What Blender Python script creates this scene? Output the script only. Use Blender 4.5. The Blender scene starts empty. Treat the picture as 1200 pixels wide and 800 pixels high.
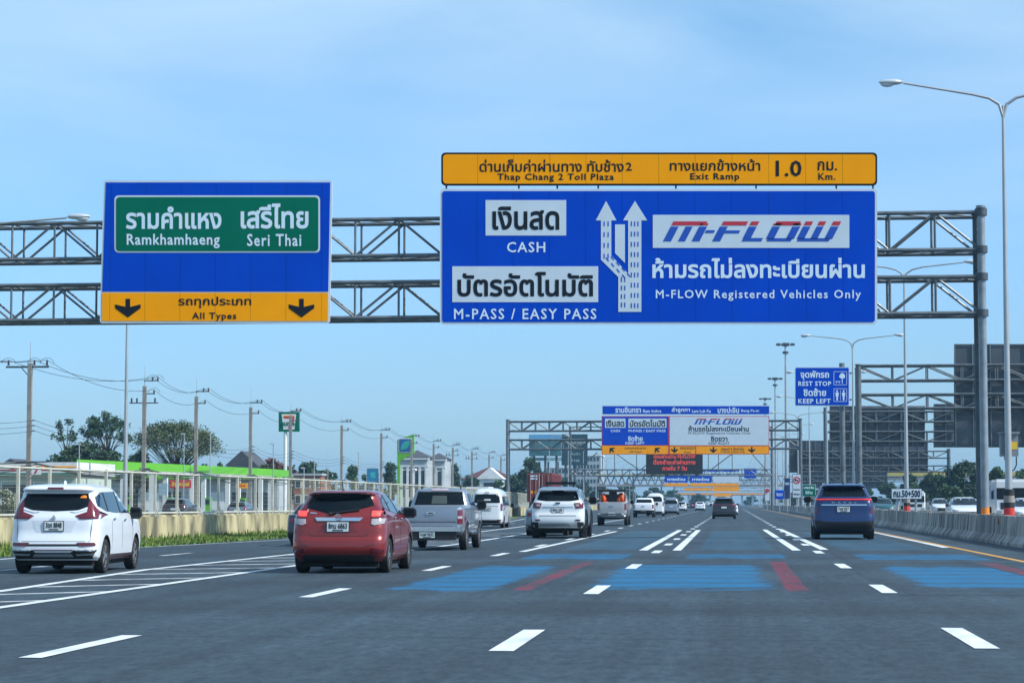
import bpy, bmesh, math, random
from mathutils import Vector, Matrix, Euler
from mathutils.geometry import delaunay_2d_cdt
from mathutils.bvhtree import BVHTree
R = math.radians
SC = bpy.context.scene
HAZE = 0.00020
COL = SC.collection

# ------------------------------------------------------------------ camera
F_PX, HOR, VPX, EYE = 2680.0, 589.5, 859.0, 1.22
PITCH = math.atan((HOR - 400) / F_PX)
YAW = math.atan((VPX - 600) / F_PX * math.cos(PITCH))
cam = bpy.data.cameras.new('camera')
cam.sensor_fit = 'HORIZONTAL'; cam.sensor_width = 36.0; cam.lens = 36.0 * F_PX / 1200.0
cam.clip_start = 0.5; cam.clip_end = 12000
camo = bpy.data.objects.new('camera', cam); COL.objects.link(camo)
camo.location = (0, 0, EYE); camo.rotation_euler = (math.pi / 2 + PITCH, 0, YAW)
SC.camera = camo
_ca, _sa, _cb, _sb = math.cos(YAW), math.sin(YAW), math.cos(PITCH), math.sin(PITCH)
CF = Vector((-_sa * _cb, _ca * _cb, _sb)); CR = Vector((_ca, _sa, 0)); CU = Vector((_sa * _sb, -_ca * _sb, _cb))
def ray(px, py):
    return CF + CR * ((px - 600) / F_PX) - CU * ((py - 400) / F_PX)
def P(px, py, Y):                       # the world point seen at a photo pixel on the upright plane y = Y
    d = ray(px, py); return Vector((0, 0, EYE)) + d * (Y / d.y)
def PX(px, Y): return P(px, HOR, Y).x
def G(px, py, z=0.0):                   # the ground point seen at a photo pixel
    d = ray(px, py); t = (z - EYE) / d.z; return Vector((0, 0, EYE)) + d * t

# ------------------------------------------------------------------ world, sun, exposure
SUN_EL, SUN_AZ = R(42), R(107)           # azimuth measured from +Y towards +X
world = bpy.data.worlds.new('World'); SC.world = world; world.use_nodes = True
nt = world.node_tree; N = nt.nodes; L = nt.links
bg = N['Background']; bg.inputs['Strength'].default_value = 0.105
sky = N.new('ShaderNodeTexSky'); sky.sky_type = 'NISHITA'; sky.sun_disc = False
sky.sun_elevation = SUN_EL; sky.sun_rotation = SUN_AZ
sky.altitude = 0; sky.air_density = 1.15; sky.dust_density = 0.2; sky.ozone_density = 1.2
tc = N.new('ShaderNodeTexCoord')
sep = N.new('ShaderNodeSeparateXYZ'); L.new(tc.outputs['Generated'], sep.inputs[0])
mp = N.new('ShaderNodeMapping'); mp.inputs['Scale'].default_value = (1.6, 1.6, 7.0); mp.inputs['Rotation'].default_value = (0.05, 0.12, 0.3)
L.new(tc.outputs['Generated'], mp.inputs[0])
n1 = N.new('ShaderNodeTexNoise'); n1.inputs['Scale'].default_value = 1.6; n1.inputs['Detail'].default_value = 7; n1.inputs['Roughness'].default_value = 0.55; n1.inputs['Distortion'].default_value = 0.5
L.new(mp.outputs[0], n1.inputs['Vector'])
cr = N.new('ShaderNodeValToRGB'); cr.color_ramp.elements[0].position = 0.32; cr.color_ramp.elements[1].position = 0.72
L.new(n1.outputs['Fac'], cr.inputs[0])
mr = N.new('ShaderNodeMapRange'); mr.inputs['From Min'].default_value = 0.07; mr.inputs['From Max'].default_value = 0.24
mr.inputs['To Min'].default_value = 0.10; mr.inputs['To Max'].default_value = 0.85; L.new(sep.outputs['Z'], mr.inputs['Value'])
mul = N.new('ShaderNodeMath'); mul.operation = 'MULTIPLY'; L.new(cr.outputs[0], mul.inputs[0]); L.new(mr.outputs[0], mul.inputs[1])
tint = N.new('ShaderNodeMix'); tint.data_type = 'RGBA'; tint.blend_type = 'MULTIPLY'; tint.inputs['Factor'].default_value = 1.0
L.new(sky.outputs[0], tint.inputs['A']); grad = N.new('ShaderNodeValToRGB'); ge = grad.color_ramp.elements
ge[0].position = 0.0; ge[0].color = (0.30, 0.48, 0.86, 1); ge[1].position = 0.45; ge[1].color = (0.66, 0.98, 1.08, 1)
g2 = ge.new(0.10); g2.color = (0.42, 0.66, 1.02, 1); g3 = ge.new(0.2); g3.color = (0.52, 0.76, 0.97, 1); L.new(sep.outputs['Z'], grad.inputs[0]); L.new(grad.outputs[0], tint.inputs['B'])
mix = N.new('ShaderNodeMix'); mix.data_type = 'RGBA'
L.new(mul.outputs[0], mix.inputs['Factor']); L.new(tint.outputs['Result'], mix.inputs['A']); mix.inputs['B'].default_value = (3.8, 5.1, 6.3, 1)
L.new(mix.outputs['Result'], bg.inputs['Color'])

sun = bpy.data.lights.new('sun', 'SUN'); sun.energy = 3.4; sun.angle = R(1.2); sun.color = (1.0, 0.97, 0.92)
suno = bpy.data.objects.new('sun', sun); COL.objects.link(suno)
sd = Vector((math.sin(SUN_AZ) * math.cos(SUN_EL), math.cos(SUN_AZ) * math.cos(SUN_EL), math.sin(SUN_EL)))
suno.rotation_euler = sd.to_track_quat('Z', 'Y').to_euler(); suno.location = (60, 0, 80)
vs = SC.view_settings
vs.view_transform = 'Standard'; vs.look = 'None'; vs.gamma = 1.0; vs.use_curve_mapping = False; vs.exposure = 0.74

# ------------------------------------------------------------------ materials
MATS = {}
def mat(name, c, rough=0.6, metal=0.0, var=0.0, vs_=6.0, bump=0.0, coat=0.0, emit=0.0, spec=None, stretch=None, gc=None, seams=0):
    if name in MATS: return MATS[name]
    m = bpy.data.materials.new(name); m.use_nodes = True; MATS[name] = m
    t = m.node_tree; b = t.nodes['Principled BSDF']
    b.inputs['Base Color'].default_value = (*c, 1); b.inputs['Roughness'].default_value = rough; b.inputs['Metallic'].default_value = metal
    if spec is not None: b.inputs['Specular IOR Level'].default_value = spec
    if coat: b.inputs['Coat Weight'].default_value = coat; b.inputs['Coat Roughness'].default_value = 0.04
    if emit: b.inputs['Emission Color'].default_value = (*c, 1); b.inputs['Emission Strength'].default_value = emit
    if var or bump:
        co = t.nodes.new('ShaderNodeTexCoord'); n = t.nodes.new('ShaderNodeTexNoise'); n.inputs['Scale'].default_value = vs_; n.inputs['Detail'].default_value = 5
        src = t.nodes.new('ShaderNodeNewGeometry').outputs['Position'] if name.startswith('precast') else co.outputs['Object']
        if stretch:
            mpn = t.nodes.new('ShaderNodeMapping'); mpn.inputs['Scale'].default_value = stretch; t.links.new(src, mpn.inputs[0]); src = mpn.outputs[0]
        t.links.new(src, n.inputs['Vector'])
        if var:
            r = t.nodes.new('ShaderNodeValToRGB'); e = r.color_ramp.elements
            e[0].position, e[1].position = (0.36, 0.60) if name in ('wall_concrete', 'precast_concrete') else (0.3, 0.7)
            lo = gc or tuple(x * (1 - var) for x in c)
            e[0].color = (*lo, 1); e[1].color = (*tuple(min(1, x * (1 + var * .6)) for x in c), 1)
            t.links.new(n.outputs['Fac'], r.inputs[0]); t.links.new(r.outputs[0], b.inputs['Base Color'])
        if seams and var:      # joints between the sheets of a sign face
            sx = t.nodes.new('ShaderNodeSeparateXYZ'); t.links.new(co.outputs['Object'], sx.inputs[0]); prev = sx.outputs['X']
            for op, v in (('DIVIDE', seams), ('FRACT', None), ('SUBTRACT', .5), ('ABSOLUTE', None), ('GREATER_THAN', .488)):
                q = t.nodes.new('ShaderNodeMath'); q.operation = op; t.links.new(prev, q.inputs[0]); prev = q.outputs[0]
                if v is not None: q.inputs[1].default_value = v
            mx = t.nodes.new('ShaderNodeMix'); mx.data_type = 'RGBA'; mx.blend_type = 'MULTIPLY'; t.links.new(prev, mx.inputs['Factor']); t.links.new(r.outputs[0], mx.inputs['A']); mx.inputs['B'].default_value = (.72, .72, .72, 1); t.links.new(mx.outputs['Result'], b.inputs['Base Color'])
        if bump:
            bp = t.nodes.new('ShaderNodeBump'); bp.inputs['Strength'].default_value = bump; bp.inputs['Distance'].default_value = 0.03
            t.links.new(n.outputs['Fac'], bp.inputs['Height']); t.links.new(bp.outputs[0], b.inputs['Normal'])
    return m
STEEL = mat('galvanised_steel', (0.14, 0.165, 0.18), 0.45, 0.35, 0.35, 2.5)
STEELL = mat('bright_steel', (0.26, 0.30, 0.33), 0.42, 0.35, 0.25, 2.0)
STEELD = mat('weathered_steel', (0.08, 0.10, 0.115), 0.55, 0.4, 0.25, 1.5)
BLUE = mat('sign_blue', (0.0, 0.060, 0.50), 0.55, 0, 0.12, 0.5, spec=.05, seams=1.25)
SWHITE = mat('sign_white', (0.56, 0.65, 0.72), 0.45, 0, 0.06, 1.2)
STEXT = mat('sign_lettering_white', (0.62, 0.76, 0.86), 0.45)  # white with the bluish cast of shade mixed into its colour
SBLACK = mat('sign_black', (0.006, 0.010, 0.016), 0.6, spec=.2)
GREEN = mat('sign_green', (0.0, 0.14, 0.085), 0.55, 0, 0.10, 0.6, spec=.05)
ORANGE = mat('sign_orange', (1.0, 0.36, 0.0), 0.55, 0, 0.05, 0.8, spec=.05, seams=1.25)
SRED = mat('sign_red', (0.50, 0.02, 0.04), 0.45)
LBLUE = mat('logo_blue', (0.005, 0.07, 0.42), 0.45)
BACK = mat('sign_back_aluminium', (0.085, 0.10, 0.115), 0.5, 0.4, 0.25, 0.5)
CONC = mat('precast_concrete', (0.33, 0.32, 0.29), 0.9, 0, 0.42, 2.2, 0.4, stretch=(1, 1, .35), gc=(0.11, 0.11, 0.105))
WALLC = mat('wall_concrete', (0.38, 0.335, 0.19), 0.9, 0, 0.5, 2.2, 0.3, stretch=(1, .6, .22), gc=(0.13, 0.12, 0.075))
CREAM = mat('fence_cream_paint', (0.52, 0.51, 0.43), 0.5, 0.1, 0.2, 3)
WIRE = mat('fence_mesh_wire', (0.55, 0.51, 0.36), 0.6, 0.1)
POLE = mat('pole_concrete', (0.27, 0.25, 0.22), 0.85, 0, 0.2, 2)
LAMPM = mat('lamp_pole_steel', (0.42, 0.44, 0.45), 0.42, 0.5, 0.15, 1)
LAMPH = mat('lamp_housing', (0.55, 0.58, 0.60), 0.4, 0.3)
LENS = mat('lamp_lens', (0.55, 0.60, 0.62), 0.15)
CABLE = mat('cable_black', (0.02, 0.022, 0.025), 0.6)
INSUL = mat('insulator_brown', (0.05, 0.03, 0.025), 0.3)
PLANKG = mat('deck_grey', (0.2, 0.23, 0.25), 0.7)
TYRE = mat('tyre_rubber', (0.012, 0.012, 0.013), 0.8, 0, 0.2, 20)
RIM = mat('rim_alloy', (0.55, 0.57, 0.60), 0.3, 0.85)
RIMD = mat('rim_dark', (0.05, 0.05, 0.055), 0.35, 0.6)
GLASS = mat('tinted_glass', (0.004, 0.008, 0.011), 0.05, 0, spec=0.25)
GLASSL = mat('side_glass', (0.012, 0.03, 0.045), 0.04, 0, spec=0.9)
PLAST = mat('black_plastic', (0.012, 0.013, 0.015), 0.55)
UNDER = mat('underbody', (0.006, 0.006, 0.007), 0.9)
CHROME = mat('chrome', (0.75, 0.78, 0.82), 0.14, 1.0)
TAIL = mat('tail_lamp_red', (0.13, 0.008, 0.018), 0.12, 0, coat=0.6)
TAILD = mat('tail_lamp_dark', (0.09, 0.006, 0.014), 0.12, 0, coat=0.6)
TAILON = mat('brake_lamp_lit', (1.0, 0.05, 0.04), 0.3, 0, emit=1.0)
TAILC = mat('tail_lamp_clear', (0.36, 0.33, 0.34), 0.12, 0, coat=0.6)
PLATE = mat('plate_white', (0.62, 0.66, 0.66), 0.5)
PLATEG = mat('plate_pickup_white', (0.50, 0.58, 0.56), 0.5)
ORNGP = mat('orange_paint', (0.75, 0.22, 0.02), 0.6)
REDP = mat('red_paint', (0.60, 0.035, 0.025), 0.6)
BLKP = mat('black_paint', (0.015, 0.015, 0.015), 0.6)
def paint(name, c, metal=0.0, rough=0.32, coat=0.8):
    return mat(name, c, rough, metal, 0.03, 2.0, coat=coat)

# ------------------------------------------------------------------ mesh helpers
class MB:
    def __init__(s): s.v = []; s.f = []; s.m = []
    def add(s, vs, fs, mi=0):
        b = len(s.v); s.v += [Vector(v) for v in vs]; s.f += [[b + i for i in f] for f in fs]; s.m += [mi] * len(fs); return s
    def box(s, x0, x1, y0, y1, z0, z1, mi=0):
        vs = [(x, y, z) for z in (z0, z1) for y in (y0, y1) for x in (x0, x1)]
        return s.add(vs, [(0, 2, 3, 1), (4, 5, 7, 6), (0, 1, 5, 4), (2, 6, 7, 3), (0, 4, 6, 2), (1, 3, 7, 5)], mi)
    def tube(s, a, b, r, r2=None, n=8, mi=0, cap=True):
        a = Vector(a); b = Vector(b); d = (b - a)
        if d.length < 1e-6: return s
        d.normalize(); u = d.orthogonal().normalized(); w = d.cross(u); r2 = r if r2 is None else r2
        vs = [a + (u * math.cos(2 * math.pi * k / n) + w * math.sin(2 * math.pi * k / n)) * r for k in range(n)]
        vs += [b + (u * math.cos(2 * math.pi * k / n) + w * math.sin(2 * math.pi * k / n)) * r2 for k in range(n)]
        fs = [(k, (k + 1) % n, n + (k + 1) % n, n + k) for k in range(n)]
        if cap: fs += [tuple(range(n - 1, -1, -1)), tuple(range(n, 2 * n))]
        return s.add(vs, fs, mi)
    def path(s, pts, r, n=6, mi=0):
        for i in range(len(pts) - 1):
            rr = r if not isinstance(r, (list, tuple)) else r[i]; r2 = rr if not isinstance(r, (list, tuple)) else r[i + 1]
            s.tube(pts[i], pts[i + 1], rr, r2, n, mi, cap=(i in (0, len(pts) - 2)))
        return s
    def slab(s, poly, y0, y1, mi=0):     # polygon in (x, z), thickness along y
        n = len(poly)
        vs = [(p[0], y0, p[1]) for p in poly] + [(p[0], y1, p[1]) for p in poly]
        return s.add(vs, [tuple(range(n)), tuple(range(2 * n - 1, n - 1, -1))] + [(i, n + i, n + (i + 1) % n, (i + 1) % n) for i in range(n)], mi)
    def prism(s, poly, z0, z1, mi=0):    # polygon in (x, y), thickness along z
        n = len(poly)
        vs = [(p[0], p[1], z0) for p in poly] + [(p[0], p[1], z1) for p in poly]
        return s.add(vs, [tuple(range(n - 1, -1, -1)), tuple(range(n, 2 * n))] + [(i, (i + 1) % n, n + (i + 1) % n, n + i) for i in range(n)], mi)
    def ball(s, c, rx, ry=None, rz=None, n=8, k=6, mi=0):
        ry = rx if ry is None else ry; rz = rx if rz is None else rz; vs = []; fs = []
        for j in range(1, k):
            t = math.pi * j / k
            for i in range(n):
                a = 2 * math.pi * i / n
                vs.append((c[0] + rx * math.sin(t) * math.cos(a), c[1] + ry * math.sin(t) * math.sin(a), c[2] + rz * math.cos(t)))
        vs += [(c[0], c[1], c[2] + rz), (c[0], c[1], c[2] - rz)]; T = len(vs) - 2; B = T + 1
        for j in range(k - 2):
            for i in range(n): fs.append((j * n + i, (j + 1) * n + i, (j + 1) * n + (i + 1) % n, j * n + (i + 1) % n))
        for i in range(n): fs.append((T, i, (i + 1) % n)); fs.append((B, (k - 2) * n + (i + 1) % n, (k - 2) * n + i))
        return s.add(vs, fs, mi)
    def build(s, name, mats, parent=None, smooth=False, origin=None, angle=40):
        if not isinstance(mats, (list, tuple)): mats = [mats]
        o0 = Vector((0, 0, 0))
        if parent is not None and parent.get('_w') is not None: o0 = Vector(parent['_w'])
        elif origin is not None: o0 = Vector(origin)
        me = bpy.data.meshes.new(name); me.from_pydata([tuple(v - o0) for v in s.v], [], s.f)
        for m in mats: me.materials.append(m)
        me.polygons.foreach_set('material_index', s.m)
        bm = bmesh.new(); bm.from_mesh(me); bmesh.ops.recalc_face_normals(bm, faces=bm.faces) if len(s.f) < 60000 else None; bm.to_mesh(me); bm.free()
        if smooth:
            me.shade_smooth()
            try: me.set_sharp_from_angle(angle=R(angle))
            except Exception: pass
        o = bpy.data.objects.new(name, me); COL.objects.link(o)
        if parent is not None: o.parent = parent; o['_w'] = tuple(o0) if parent.get('_w') is not None else None
        elif origin is not None: o.location = o0; o['_w'] = tuple(o0)
        else: o['_w'] = (0.0, 0.0, 0.0)
        if o['_w'] is None: del o['_w']
        return o
def tag(o, label=None, cat=None, group=None, kind=None):
    if label: o['label'] = label
    if cat: o['category'] = cat
    if group: o['group'] = group
    if kind: o['kind'] = kind
    return o
def thing(name, loc, label, cat, group=None, worldcoords=True):
    o = bpy.data.objects.new(name, None); COL.objects.link(o); o.location = loc; o.empty_display_size = .3
    if worldcoords: o['_w'] = tuple(loc)
    return tag(o, label, cat, group)
def copy_tree(o, loc=None, label=None, group=None):
    c = o.copy(); COL.objects.link(c)
    if loc is not None: c.location = loc
    if label: c['label'] = label
    if group: c['group'] = group
    def rec(src, dst):
        for ch in list(src.children):
            d = ch.copy(); COL.objects.link(d); d.parent = dst; rec(ch, d)
    rec(o, c); return c

# ------------------------------------------------------------------ lettering
def _contours(s, res, space):
    c = bpy.data.curves.new('lettering', 'FONT'); c.body = s; c.resolution_u = res; c.fill_mode = 'NONE'; c.space_character = space
    o = bpy.data.objects.new('lettering', c); COL.objects.link(o); bpy.context.view_layer.update()
    dg = bpy.context.evaluated_depsgraph_get(); me = bpy.data.meshes.new_from_object(o.evaluated_get(dg))
    co = [v.co.copy() for v in me.vertices]; nx = {}
    for e in me.edges:
        a, b = e.vertices; nx.setdefault(a, []).append(b); nx.setdefault(b, []).append(a)
    seen = set(); out = []
    for i in range(len(co)):
        if i in seen or i not in nx: continue
        loop = [i]; seen.add(i); nb = sorted(nx[i]); j = i + 1 if i + 1 in nb else nb[0]
        while j not in seen:
            seen.add(j); loop.append(j); n = [k for k in nx[j] if k not in seen]
            if not n: break
            j = (j + 1) if (j + 1) in n else n[0]
        if len(loop) > 2: out.append([(co[k].x, co[k].y) for k in loop])
    bpy.data.objects.remove(o); bpy.data.curves.remove(c); bpy.data.meshes.remove(me)
    return out
def _area(p): return .5 * sum(p[i][0] * p[(i + 1) % len(p)][1] - p[(i + 1) % len(p)][0] * p[i][1] for i in range(len(p)))
def _offset(p, d, sgn):
    q = [p[i] for i in range(len(p)) if math.hypot(p[i][0] - p[i - 1][0], p[i][1] - p[i - 1][1]) > 1e-5]; n = len(q); r = []
    for i in range(n):
        a, b, c = q[i - 1], q[i], q[(i + 1) % n]
        e1 = (b[0] - a[0], b[1] - a[1]); e2 = (c[0] - b[0], c[1] - b[1]); l1 = math.hypot(*e1); l2 = math.hypot(*e2)
        a1 = (e1[1] / l1, -e1[0] / l1); a2 = (e2[1] / l2, -e2[0] / l2); m = (a1[0] + a2[0], a1[1] + a2[1]); k = m[0] ** 2 + m[1] ** 2
        if k < .3: m = a1; sc = 1
        else: sc = min(2 / k, 1.6)
        r.append((b[0] + sgn * d * sc * m[0], b[1] + sgn * d * sc * m[1]))
    return r
def text_tris(s, bold=0.02, res=2, space=1.0):
    cs = _contours(s, res, space); cs.sort(key=lambda c: min(p[0] for p in c)); groups = []; cur = []; mx = -1e9
    for c in cs:
        if cur and min(p[0] for p in c) > mx + 1e-4: groups.append(cur); cur = []; mx = -1e9
        cur.append(c); mx = max(mx, max(p[0] for p in c))
    if cur: groups.append(cur)
    V = []; F = []
    for g in groups:
        sg = 1 if sum(_area(c) for c in g) > 0 else -1
        g = [_offset(c, bold, sg) for c in g]
        vs = []; es = []
        for c in g:
            b = len(vs); vs += [Vector(p) for p in c]; es += [(b + i, b + (i + 1) % len(c)) for i in range(len(c))]
        r = delaunay_2d_cdt(vs, es, [], 0, 1e-6); ov, of = r[0], r[2]; base = len(V); V += [(v.x, v.y) for v in ov]
        for f in of:
            x = sum(ov[i].x for i in f) / len(f); y = sum(ov[i].y for i in f) / len(f); w = 0
            for c in g:
                for i in range(len(c)):
                    a, b = c[i], c[(i + 1) % len(c)]
                    if (a[1] <= y) != (b[1] <= y):
                        t = a[0] + (y - a[1]) / (b[1] - a[1]) * (b[0] - a[0])
                        if t > x: w += 1 if b[1] > a[1] else -1
            if w * sg > 0: F.append([base + i for i in f])
    return V, F
_TC = {}
def text_px(mb, s, box, Y, bold=.02, space=1.0, mi=0):
    """lettering whose ink fills the photo box (x0, y0, x1, y1) on the upright plane y = Y"""
    k = (s, bold, space)
    if k not in _TC: _TC[k] = text_tris(s, bold, 2, space)
    V, F = _TC[k]
    xs = [v[0] for v in V]; ys = [v[1] for v in V]; x0, x1, y0, y1 = min(xs), max(xs), min(ys), max(ys)
    bx0, by0, bx1, by1 = box
    pts = [P(bx0 + (x - x0) / (x1 - x0) * (bx1 - bx0), by1 - (y - y0) / (y1 - y0) * (by1 - by0), Y) for x, y in V]
    mb.add(pts, F, mi); return mb
def rect_px(mb, x0, y0, x1, y1, Y, t=.03, mi=0):
    a = P(x0, y1, Y); b = P(x1, y0, Y)
    a2 = P(x1, y1, Y); b2 = P(x0, y0, Y)
    mb.slab([(a.x, a.z), (a2.x, a2.z), (b.x, b.z), (b2.x, b2.z)], Y, Y + t, mi); return mb
def poly_px(mb, pts, Y, t=.01, mi=0):
    q = [P(x, y, Y) for x, y in pts]; mb.slab([(v.x, v.z) for v in q], Y, Y + t, mi); return mb
def rrect(x0, y0, x1, y1, r, n=5):
    out = []
    for cx, cy, a0 in ((x1 - r, y0 + r, -90), (x1 - r, y1 - r, 0), (x0 + r, y1 - r, 90), (x0 + r, y0 + r, 180)):
        for k in range(n + 1):
            a = R(a0 + 90 * k / n); out.append((cx + r * math.cos(a), cy + r * math.sin(a)))
    return out
# ------------------------------------------------------------------ road and ground
def road_mat(name, paint=None, amount=0.0, stripes=False, edge=None, top_=1.0):
    m = bpy.data.materials.new(name); m.use_nodes = True; t = m.node_tree; b = t.nodes['Principled BSDF']; n = t.nodes; l = t.links
    def nd(ty, **k):
        q = n.new(ty)
        for a, v in k.items(): q.inputs[a].default_value = v
        return q
    g = nd('ShaderNodeTexCoord').outputs['Object']
    def noise(scale, detail, stretch=None, rough=.5):
        src = g
        if stretch:
            mp = nd('ShaderNodeMapping', Scale=stretch); l.new(g, mp.inputs[0]); src = mp.outputs[0]
        q = nd('ShaderNodeTexNoise', Scale=scale, Detail=detail, Roughness=rough); l.new(src, q.inputs['Vector']); return q.outputs['Fac']
    def ramp(src, a, b_, c0, c1):
        r = n.new('ShaderNodeValToRGB'); e = r.color_ramp.elements; e[0].position = a; e[1].position = b_; e[0].color = (*c0, 1); e[1].color = (*c1, 1); l.new(src, r.inputs[0]); return r.outputs[0]
    def mixc(bt, a, b_, f=1.0):
        q = n.new('ShaderNodeMix'); q.data_type = 'RGBA'; q.blend_type = bt
        if isinstance(f, float): q.inputs['Factor'].default_value = f
        else: l.new(f, q.inputs['Factor'])
        l.new(a, q.inputs['A'])
        if isinstance(b_, tuple): q.inputs['B'].default_value = (*b_, 1)
        else: l.new(b_, q.inputs['B'])
        return q.outputs['Result']
    grain = ramp(noise(9, 9, (1, .30, 1), .85), .40, .60, (.012, .027, .038), (.043, .070, .090))
    bands = ramp(noise(1.0, 4, (.012, .16, 1)), .32, .68, (.66, .67, .68), (1.3, 1.28, 1.26))
    patch = ramp(noise(.35, 4, (1, .35, 1)), .35, .7, (.8, .8, .82), (1.12, 1.12, 1.1))
    tracks = ramp(noise(1.0, 3, (1.6, .02, 1)), .35, .65, (.72, .73, .74), (1.12, 1.12, 1.12))
    scuff = ramp(noise(.55, 8, (1.3, .30, 1), .7), .34, .47, (.66, .68, .70), (1, 1, 1)); col = mixc('MULTIPLY', mixc('MULTIPLY', mixc('MULTIPLY', mixc('MULTIPLY', grain, bands), patch), tracks), scuff)
    # narrow and wide transverse bands of differing tone
    sp = nd('ShaderNodeSeparateXYZ'); l.new(g, sp.inputs[0])
    wob = n.new('ShaderNodeMath'); wob.operation = 'MULTIPLY_ADD'; l.new(noise(.35, 3), wob.inputs[0]); wob.inputs[1].default_value = .35; l.new(sp.outputs['Y'], wob.inputs[2])
    for y0, w, k in ((20.75, .07, .62), (26.1, .09, .72), (36.5, 1.1, 1.16), (44.0, 3.0, .80), (59.0, .35, .70), (27.5, 2.2, .9)):
        d = n.new('ShaderNodeMath'); d.operation = 'SUBTRACT'; l.new(wob.outputs[0], d.inputs[0]); d.inputs[1].default_value = y0 + .17
        a = n.new('ShaderNodeMath'); a.operation = 'ABSOLUTE'; l.new(d.outputs[0], a.inputs[0])
        mr = nd('ShaderNodeMapRange'); mr.inputs['From Min'].default_value = w; mr.inputs['From Max'].default_value = w * .4; l.new(a.outputs[0], mr.inputs['Value'])
        col = mixc('MULTIPLY', col, (k, k, k), mr.outputs['Result'])
    if paint:
        wear = noise(2.6, 8, (.45, .5, 1), .8)
        e_ = None
        if edge:
            x0, x1, y0, y1, s = edge
            for ax, lo, hi, ss in (('X', x0, x1, s), ('Y', y0, y1, min(3.5, s * 6))):
                for v, dr in ((lo, 1), (hi, -1)):
                    mr = nd('ShaderNodeMapRange'); mr.inputs['From Min'].default_value = v; mr.inputs['From Max'].default_value = v + dr * ss
                    l.new(sp.outputs[ax], mr.inputs['Value']); e_ = mr.outputs['Result'] if e_ is None else mixc('MULTIPLY', e_, mr.outputs['Result'])
            mm = n.new('ShaderNodeMath'); mm.operation = 'MULTIPLY_ADD'; l.new(e_, mm.inputs[0]); mm.inputs[1].default_value = .5; mm.inputs[2].default_value = -.5
            m2 = n.new('ShaderNodeMath'); m2.operation = 'ADD'; l.new(mm.outputs[0], m2.inputs[0]); l.new(wear, m2.inputs[1]); wear = m2.outputs[0]
        f = ramp(wear, amount - .04, amount + .10, (0, 0, 0), (top_, top_, top_))
        if stripes:
            wv = n.new('ShaderNodeTexWave'); wv.wave_type = 'BANDS'; wv.bands_direction = 'Y'; wv.inputs['Scale'].default_value = .15; wv.inputs['Distortion'].default_value = 2.2; wv.inputs['Detail'].default_value = 4; wv.inputs['Detail Scale'].default_value = 2.5
            l.new(g, wv.inputs['Vector']); q = ramp(wv.outputs['Fac'], .05, .45, (.58, .58, .58), (1, 1, 1)); f = mixc('MULTIPLY', f, q)
        col = mixc('MIX', col, paint, f)
    l.new(col, b.inputs['Base Color']); b.inputs['Roughness'].default_value = .72; b.inputs['Specular IOR Level'].default_value = .42
    bp = nd('ShaderNodeBump', Strength=.25, Distance=.01); l.new(noise(60, 2), bp.inputs['Height']); l.new(bp.outputs[0], b.inputs['Normal'])
    return m
ASPH = road_mat('asphalt')
GROUND = mat('bare_ground', (0.11, 0.12, 0.07), 0.95, 0, 0.5, .08)
VERGE = mat('verge_soil', (0.07, 0.11, 0.03), 0.95, 0, 0.4, 1.5)

def sheet(name, poly, z, m, kind='structure'):
    mb = MB(); mb.add([(x, y, z) for x, y in poly], [tuple(range(len(poly)))]); o = mb.build(name, m); tag(o, kind=kind); return o
sheet('ground', [(-3000, -500), (3000, -500), (3000, 5000), (-3000, 5000)], -0.03, GROUND)
LEDGE = [(-16.9, -20), (-16.7, 50), (-16.1, 70), (-15.1, 100), (-15.3, 150), (-19.5, 216), (-23.0, 300), (-25, 420), (-26, 700), (-26, 2500)]
sheet('road', LEDGE + [(8.4, 2500), (8.4, -20)], 0.0, ASPH)
sheet('opposite_road', [(9.6, -20), (9.6, 2500), (30, 2500), (30, -20)], 0.0, ASPH)
sheet('frontage_road', [(-48, -20), (-31, -20), (-31, 1500), (-48, 1500)], -0.012, ASPH)
WALLP = [(-20.4, 20), (-19.9, 62), (-19.1, 78), (-18.1, 95), (-17.4, 150), (-20.6, 210), (-24.2, 300), (-26.5, 420), (-27.5, 620)]
sheet('verge', [(x - .6, y) for x, y in WALLP] + [(x + .2, y) for x, y in reversed(LEDGE) if y <= 700], -0.018, VERGE)
sheet('median_strip', [(8.4, -20), (8.4, 2500), (9.6, 2500), (9.6, -20)], 0.002, mat('median_dirt', (0.12, 0.12, 0.11), 0.95, 0, .4, 1))

LINE = mat('road_line_white', (0.64, 0.69, 0.70), 0.6, 0, 0.22, 4.0, stretch=(1, .3, 1))
LINEW = mat('road_line_worn', (0.50, 0.54, 0.55), 0.6, 0, 0.5, 3.0, stretch=(1, .3, 1))
LINEY = mat('road_line_yellow', (0.55, 0.27, 0.04), 0.6, 0, 0.30, 3.0)
ZL = 0.006
def strip(name, pts, w, m, z=ZL):       # ribbon of constant width along a polyline
    mb = MB(); vs = []
    for i, (x, y) in enumerate(pts):
        a = pts[max(0, i - 1)]; b = pts[min(len(pts) - 1, i + 1)]; dx, dy = b[0] - a[0], b[1] - a[1]; d = math.hypot(dx, dy); nx, ny = dy / d, -dx / d
        vs += [(x - nx * w / 2, y - ny * w / 2, z), (x + nx * w / 2, y + ny * w / 2, z)]
    fs = [(2 * i, 2 * i + 1, 2 * i + 3, 2 * i + 2) for i in range(len(pts) - 1)]
    mb.add(vs, fs); return tag(mb.build(name, m), kind='structure')
def dashes(name, x, starts, ln, w, m=None, xf=None):
    mb = MB()
    for y in starts:
        xa = x if xf is None else xf(y); xb = x if xf is None else xf(y + ln)
        mb.add([(xa - w / 2, y, ZL), (xa + w / 2, y, ZL), (xb + w / 2, y + ln, ZL), (xb - w / 2, y + ln, ZL)], [(0, 1, 2, 3)])
    return tag(mb.build(name, m or LINE), kind='structure')
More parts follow.
